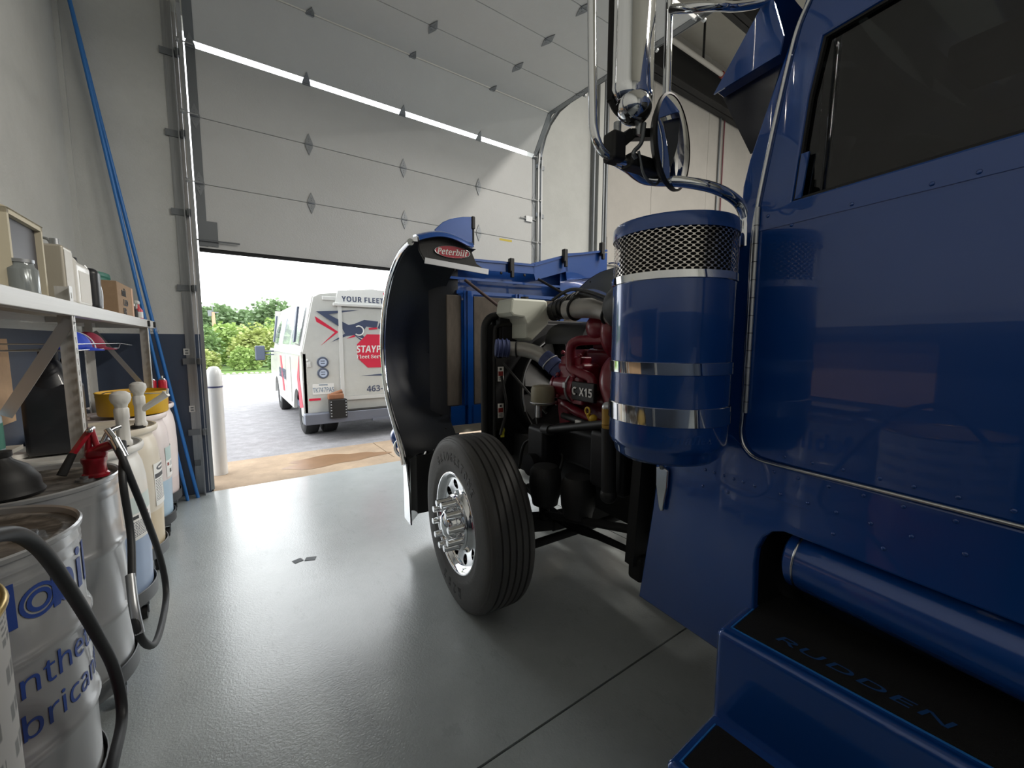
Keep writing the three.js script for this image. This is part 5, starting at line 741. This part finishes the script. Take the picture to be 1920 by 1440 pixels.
both('side_window', onCab(ext(windowHole, 0.004, 0).translate(0, 0, -0.016)), MT.glass);
both('vent_post', onCab(ext([[1.555, 1.98], [1.572, 1.98], [1.585, 2.10], [1.565, 2.10]], 0.006, 0).translate(0, 0, 0.0)), MT.blue);
both('a_pillar', onCab(ext([[1.30, 1.0], [1.30, 1.72], [1.385, 1.76], [1.386, 1.936], [1.389, 2.068], [1.406, 2.143], [1.445, 2.253], [1.491, 2.377], [1.56, 2.55], [1.60, 2.64], [1.66, 2.64], [1.60, 2.54], ...doorPath.map(([w, y]) => [w + 0.001, y]), [1.56, 1.19], [1.56, 1.0]], 0.03, 0.004).translate(0, 0, -0.028)), MT.blue);
both('roof_rail', onCab(ext([[1.58, 2.555], [2.75, 2.565], [2.75, 2.78], [1.72, 2.74], [1.62, 2.66]], 0.03, 0.008).translate(0, 0, -0.03)), MT.blue);
both('cab_rear_pillar', onCab(ext([[2.535, 1.2], [2.76, 1.2], [2.76, 2.57], [2.535, 2.57]], 0.03, 0.006).translate(0, 0, -0.028)), MT.blue);
const trimPts = [[1.60, 2.60], [1.575, 2.52], ...doorPath.slice(1), [1.75, 1.208], [2.1, 1.211], [2.53, 1.214]].map(([w, y]) => cp(w - 0.006, y - 0.004, 0.012));
tp('door_trim', tube(trimPts, 0.0055, 10, 160), M.chromeSoft);
const hg = tp('door_hinge', [rod(cp(1.452, 1.985, 0.016), cp(1.452, 1.345, 0.016), 0.0075, 0.0075, 12)], M.alu); for (let y = 1.38; y < 1.97; y += 0.055) mesh('knuckle_ring', rod(cp(1.452, y, 0.016), cp(1.452, y + 0.002, 0.016), 0.0082, 0.0082, 10), M.black, hg);
tp('belt_groove', onCab(ext([[1.45, 1.913], [2.53, 1.913], [2.53, 1.919], [1.45, 1.919]], 0.004).translate(0, 0, 0.0065)), MT.blue);
const rivet = new THREE.SphereGeometry(0.0055, 10, 6); rivet.scale(1, 1, 0.6);
for (const [w, y] of [[1.481, 1.953], [1.553, 1.909], [1.70, 1.925], [1.853, 1.925], [1.926, 1.925], [2.05, 1.925], [2.2, 1.925], [1.579, 1.23], [1.655, 1.232], [1.73, 1.234], [1.81, 1.234], [1.875, 1.234], [1.95, 1.234], [2.03, 1.234]]) tp('rivet', onCab(rivet.clone().translate(w, y, 0.008)), MT.blue);
// lower side panel with the front skirt and the recess for the tank
both('side_skirt', onCab(ext([[1.06, 1.14], [1.075, 1.0], [1.062, 0.885], [0.998, 0.447], [1.364, 0.472], [1.52, 0.482], [1.508, 0.86], [1.512, 0.91], [1.530, 0.955], [1.556, 0.985], [1.59, 1.0], [3.6, 1.02], [3.6, 1.2], [1.54, 1.198], [1.47, 1.205], [1.43, 1.24], [1.40, 1.26], [1.15, 1.26]], 0.028, 0.006).translate(0, 0, -0.022)), MT.blue);
tp('skirt_seam', onCab(ext([[1.20, 1.084], [1.66, 1.090], [1.66, 1.0925], [1.20, 1.0865]], 0.002).translate(0, 0, 0.0055)), MT.blue);
for (const w of [1.308, 1.344, 1.381, 1.419, 1.453, 1.493, 1.575, 1.651, 1.723, 1.80, 1.88, 1.97]) tp('rivet', onCab(rivet.clone().translate(w, 1.113, 0.0065)), MT.blue);
for (const [w, y] of [[1.55, 1.175], [1.62, 1.176], [1.70, 1.178], [1.78, 1.18], [1.86, 1.18], [1.95, 1.18], [1.40, 1.06], [1.30, 1.05], [1.72, 1.05], [1.83, 1.06]]) tp('rivet', onCab(rivet.clone().translate(w, y, 0.0065)), MT.blue);
tp('recess_liner', [onCab(bxr(1.50, 3.5, 0.62, 1.02, -0.30, -0.28)), onCab(bxr(1.49, 1.51, 0.50, 1.0, -0.30, -0.03))], M.black);
function bxr(x0, x1, y0, y1, z0, z1) { return bx(x0, x1, y0, y1, z0, z1); }
const tk = tp('side_tube', rod([-0.645, 0.905, 1.60], [-0.75, 0.905, 3.3], 0.092, 0.092, 40), MT.blue); mesh('end_dome', place(new THREE.SphereGeometry(0.09, 32, 16).scale(1, 1, 0.35), -0.645, 0.905, 1.60), MT.blue, tk); mesh('end_ring', place(new THREE.TorusGeometry(0.0925, 0.0035, 10, 56), -0.647, 0.905, 1.625, 0, -0.06, 0), M.chromeSoft, tk);
tp('mirror_plate', [ext([[-0.03, 0.09], [-0.028, 0.02], [-0.01, -0.07], [0.0, -0.085], [0.012, -0.08], [0.028, 0.02], [0.03, 0.09], [0, 0.1]], 0.012, 0.004).rotateY(-Math.PI / 2).translate(-0.700, 0.975, 1.115), rod([-0.71, 1.07, 1.115], [-0.80, 1.20, 1.16], 0.01)], M.chromeSoft);
tp('hanging_bracket', [bar([-0.655, 1.08, 0.98], [-0.655, 0.58, 0.95], 0.10, 0.05, V(0, 0, 1)), rbox(0.09, 0.12, 0.08, 0.02, -0.64, 0.56, 0.96)], M.blackMatte);
// steps
{
  const g = new THREE.Group(); g.name = 'step_box'; g.position.set(-0.905, 0, 1.50); g.rotation.y = 0.119; truck.add(g);
  const L = 1.5;
  mesh('upper_step', rbox(0.36, 0.34, L, 0.022, 0.18, 0.53, L / 2), MT.blue, g);
  mesh('upper_mat', ext(rrect(0.042, 0.345, 0.035, L - 0.035, 0.008), 0.006, 0.001).rotateX(Math.PI / 2).translate(0, 0.7045, 0), MT.mat, g);
  mesh('lower_step', rbox(0.30, 0.26, L, 0.022, -0.10, 0.286, L / 2), MT.blue, g);
  mesh('lower_mat', ext(rrect(-0.215, -0.03, 0.035, L - 0.035, 0.008), 0.006, 0.001).rotateX(Math.PI / 2).translate(0, 0.4205, 0), MT.mat, g);
  const tx = text('RUDDEN', 0.031, { f: 'sans_regular', wide: 2.2, slant: 0.4, depth: 0.001 }); tx.rotateX(-Math.PI / 2).rotateY(-Math.PI / 2).translate(0.102, 0.7048, 0.315); mesh('step_lettering', tx, std({ color: '#1d4a86', roughness: 0.6 }), g);
  mesh('mat_edging', [bx(0.036, 0.040, 0.7005, 0.7035, 0.03, L - 0.03), bx(0.036, 0.35, 0.7005, 0.7035, 0.028, 0.032), bx(-0.222, -0.218, 0.4165, 0.4195, 0.03, L - 0.03), bx(-0.222, -0.03, 0.4165, 0.4195, 0.028, 0.032)], std({ color: '#2f7fcf', roughness: 0.4 }), g);
}
// roof, windshield, visor, back wall, interior
tp('roof', [grid(12, 12, (u, v) => { const w = 1.66 + 2.9 * v, h = 0.70 + 0.05 * v; const a = (u - 0.5) * 2; return [a * (h + 0.0), 2.76 + 0.10 * (1 - a * a) + 0.05 * Math.min(1, v * 2), w]; })], MT.blue);
tp('windshield', [grid(10, 6, (u, v) => [(u - 0.5) * 1.36, 1.95 + 0.62 * v, 1.40 + 0.18 * v - 0.06 * (1 - Math.pow((u - 0.5) * 2, 2))])], MT.glass);
tp('cowl', [bx(-0.69, 0.69, 1.55, 1.95, 1.20, 1.42)], MT.blue); tp('windshield_header', [bar([-0.70, 2.61, 1.60], [0.70, 2.61, 1.60], 0.06, 0.1)], MT.blue);
const vs = tp('sun_visor', [shell(24, 6, (u, v) => { const a = (u - 0.5) * 2; return [a * 0.735, 2.60 - 0.205 * v, 1.475 - 0.185 * v - 0.05 * (1 - a * a)]; }, 0.006)], MT.blue);
for (const s of [-1, 1]) mesh('visor_end', ext([[1.286, 2.386], [1.455, 2.59], [1.50, 2.44], [1.492, 2.395]], 0.006, 0).rotateY(-Math.PI / 2).translate(s * 0.735 + (s < 0 ? 0 : 0.006), 0, 0), MT.blue, vs);
mesh('visor_bracket', [ext([[1.296, 2.38], [1.48, 2.39], [1.42, 2.17], [1.40, 2.165]], 0.004, 0).rotateY(-Math.PI / 2).translate(-0.70, 0, 0)], std({ color: '#0b1020', roughness: 0.25 }), vs);
tp('back_wall', [bx(-0.80, 0.80, 1.0, 2.85, 4.5, 4.54)], MT.blue); tp('sleeper_side', [bx(-0.86, -0.83, 1.0, 2.85, 2.78, 4.54)], MT.blue); tp('sleeper_side', [bx(0.83, 0.86, 1.0, 2.85, 2.78, 4.54)], MT.blue); tp('cab_floor', [bx(-0.70, 0.70, 1.10, 1.16, 1.2, 4.5)], M.black);
tp('seat', [rbox(0.5, 0.14, 0.5, 0.05, -0.38, 1.62, 2.25), rbox(0.48, 0.75, 0.14, 0.05, -0.38, 2.0, 2.52, -0.12), rbox(0.3, 0.2, 0.1, 0.04, -0.38, 2.45, 2.57), rbox(0.3, 0.4, 0.3, 0.03, -0.38, 1.36, 2.3)], MT.interior);
tp('seat', [rbox(0.5, 0.14, 0.5, 0.05, 0.38, 1.62, 2.25), rbox(0.48, 0.75, 0.14, 0.05, 0.38, 2.0, 2.52, -0.12), rbox(0.3, 0.2, 0.1, 0.04, 0.38, 2.45, 2.57), rbox(0.3, 0.4, 0.3, 0.03, 0.38, 1.36, 2.3)], MT.interiorLight);
tp('dashboard', [rbox(1.34, 0.42, 0.32, 0.05, 0, 1.86, 1.58), rbox(0.5, 0.2, 0.2, 0.03, -0.36, 2.02, 1.66, 0.3)], MT.interior);
const sw = tp('steering_wheel', place(new THREE.TorusGeometry(0.21, 0.016, 12, 48), -0.38, 2.02, 1.86, -0.9), M.black); mesh('spokes', [place(new THREE.CylinderGeometry(0.05, 0.05, 0.03, 20), -0.38, 2.02, 1.86, Math.PI / 2 - 0.9), bar([-0.56, 2.02, 1.86], [-0.2, 2.02, 1.86], 0.03, 0.012)], MT.interiorLight, sw); mesh('column', rod([-0.38, 2.02, 1.86], [-0.38, 1.86, 1.66], 0.03), M.black, sw);
tp('cb_radio', [rbox(0.22, 0.07, 0.16, 0.01, -0.1, 2.44, 1.78)], MT.interiorLight); tp('dash_cup', [cyl(0.035, 0.03, 0.11, -0.60, 2.09, 1.60)], M.white);

// --- mirrors ---
tp('mirror_arm', tube([[-0.70, 1.88, 1.398], [-0.70, 1.93, 1.396], [-0.70, 1.975, 1.393], [-0.735, 2.02, 1.384], [-0.84, 2.043, 1.377], [-0.93, 2.06, 1.33], [-1.0, 2.08, 1.25], [-1.08, 2.10, 1.25], [-1.15, 2.10, 1.27]], 0.0165, 14, 80), M.chrome);
const loop = tp('mirror_loop', tube([[-1.10, 2.098, 1.28], [-1.17, 2.098, 1.28], [-1.215, 2.11, 1.28], [-1.24, 2.15, 1.28], [-1.248, 2.22, 1.28], [-1.262, 2.56, 1.28], [-1.262, 2.72, 1.28], [-1.23, 2.77, 1.28], [-1.1, 2.78, 1.28], [-0.99, 2.77, 1.28], [-0.962, 2.72, 1.28], [-0.96, 2.58, 1.28], [-0.957, 2.34, 1.28], [-0.957, 2.20, 1.28]], 0.0125, 14, 160), M.chrome);
tp('mirror_arm', tube([[-0.962, 2.56, 1.29], [-0.95, 2.525, 1.36], [-0.90, 2.522, 1.40], [-0.83, 2.54, 1.41], [-0.75, 2.565, 1.44], [-0.70, 2.60, 1.50]], 0.013, 12, 60), M.chrome);
const hd = tp('mirror_head', [shell(20, 24, (u, v) => { const a = (u - 0.5) * Math.PI, y = 2.225 + 0.44 * v, e = Math.min(1, Math.pow(Math.min(v, 1 - v) * 9, 0.5)); return [-1.10 + 0.075 * e * Math.sin(a), y, 1.27 + 0.055 * e * Math.cos(a)]; }, 0.004)], M.chrome);
mesh('mirror_glass', ext(rrect(-1.172, -1.028, 2.235, 2.655, 0.05), 0.006, 0).translate(0, 0, 1.262), MT.mirrorGlass, hd); mesh('rubber_rim', tube(rrect(-1.176, -1.024, 2.228, 2.662, 0.055).map(([x, y]) => [x, y, 1.266]), 0.008, 8, 120, true), M.rubber, hd);
mesh('end_ball', sph(0.06, -1.10, 2.25, 1.285, 0.95, 0.8, 0.8), M.chrome, hd);
tp('mirror_bracket', [bar([-1.17, 2.12, 1.27], [-1.10, 2.18, 1.27], 0.03, 0.03), bar([-1.10, 2.18, 1.27], [-0.96, 2.215, 1.27], 0.03, 0.025), rbox(0.05, 0.08, 0.05, 0.01, -1.165, 2.125, 1.28), rbox(0.16, 0.04, 0.05, 0.01, -1.04, 2.10, 1.28)], M.black);
for (const [x, y] of [[-1.165, 2.175], [-1.08, 2.19], [-1.0, 2.125]]) tp('bracket_bolt', cyl(0.011, 0.011, 0.03, x, y, 1.29, 0, 0, 0, 6), M.zinc);
tp('mirror_wire', tube([[-1.08, 2.20, 1.31], [-1.10, 2.14, 1.32], [-1.14, 2.10, 1.33], [-1.13, 2.085, 1.33]], 0.006, 8), M.zincDark); tp('mirror_wire', tube([[-1.10, 2.12, 1.31], [-1.075, 2.06, 1.31], [-1.035, 2.04, 1.31], [-1.0, 2.06, 1.30], [-0.985, 2.12, 1.30]], 0.004, 8), M.zincDark);
const cx = tp('convex_mirror', lathe([[0.0, -0.035], [0.06, -0.032], [0.11, -0.02], [0.136, 0.0], [0.137, 0.008], [0.13, 0.011]], 56, -0.95, 2.177, 1.30, Math.PI / 2, 18 * D2R, 0), M.black);
mesh('mirror_glass', lathe([[0.13, 0.009], [0.10, 0.015], [0.06, 0.0195], [0.02, 0.0215], [0.0, 0.022]], 56, -0.95, 2.177, 1.30, Math.PI / 2, 18 * D2R, 0), MT.mirrorGlass, cx);
tp('mirror_motor', cyl(0.045, 0.045, 0.14, -1.03, 2.54, 1.22), M.black);
renderer.render(scene, camera);
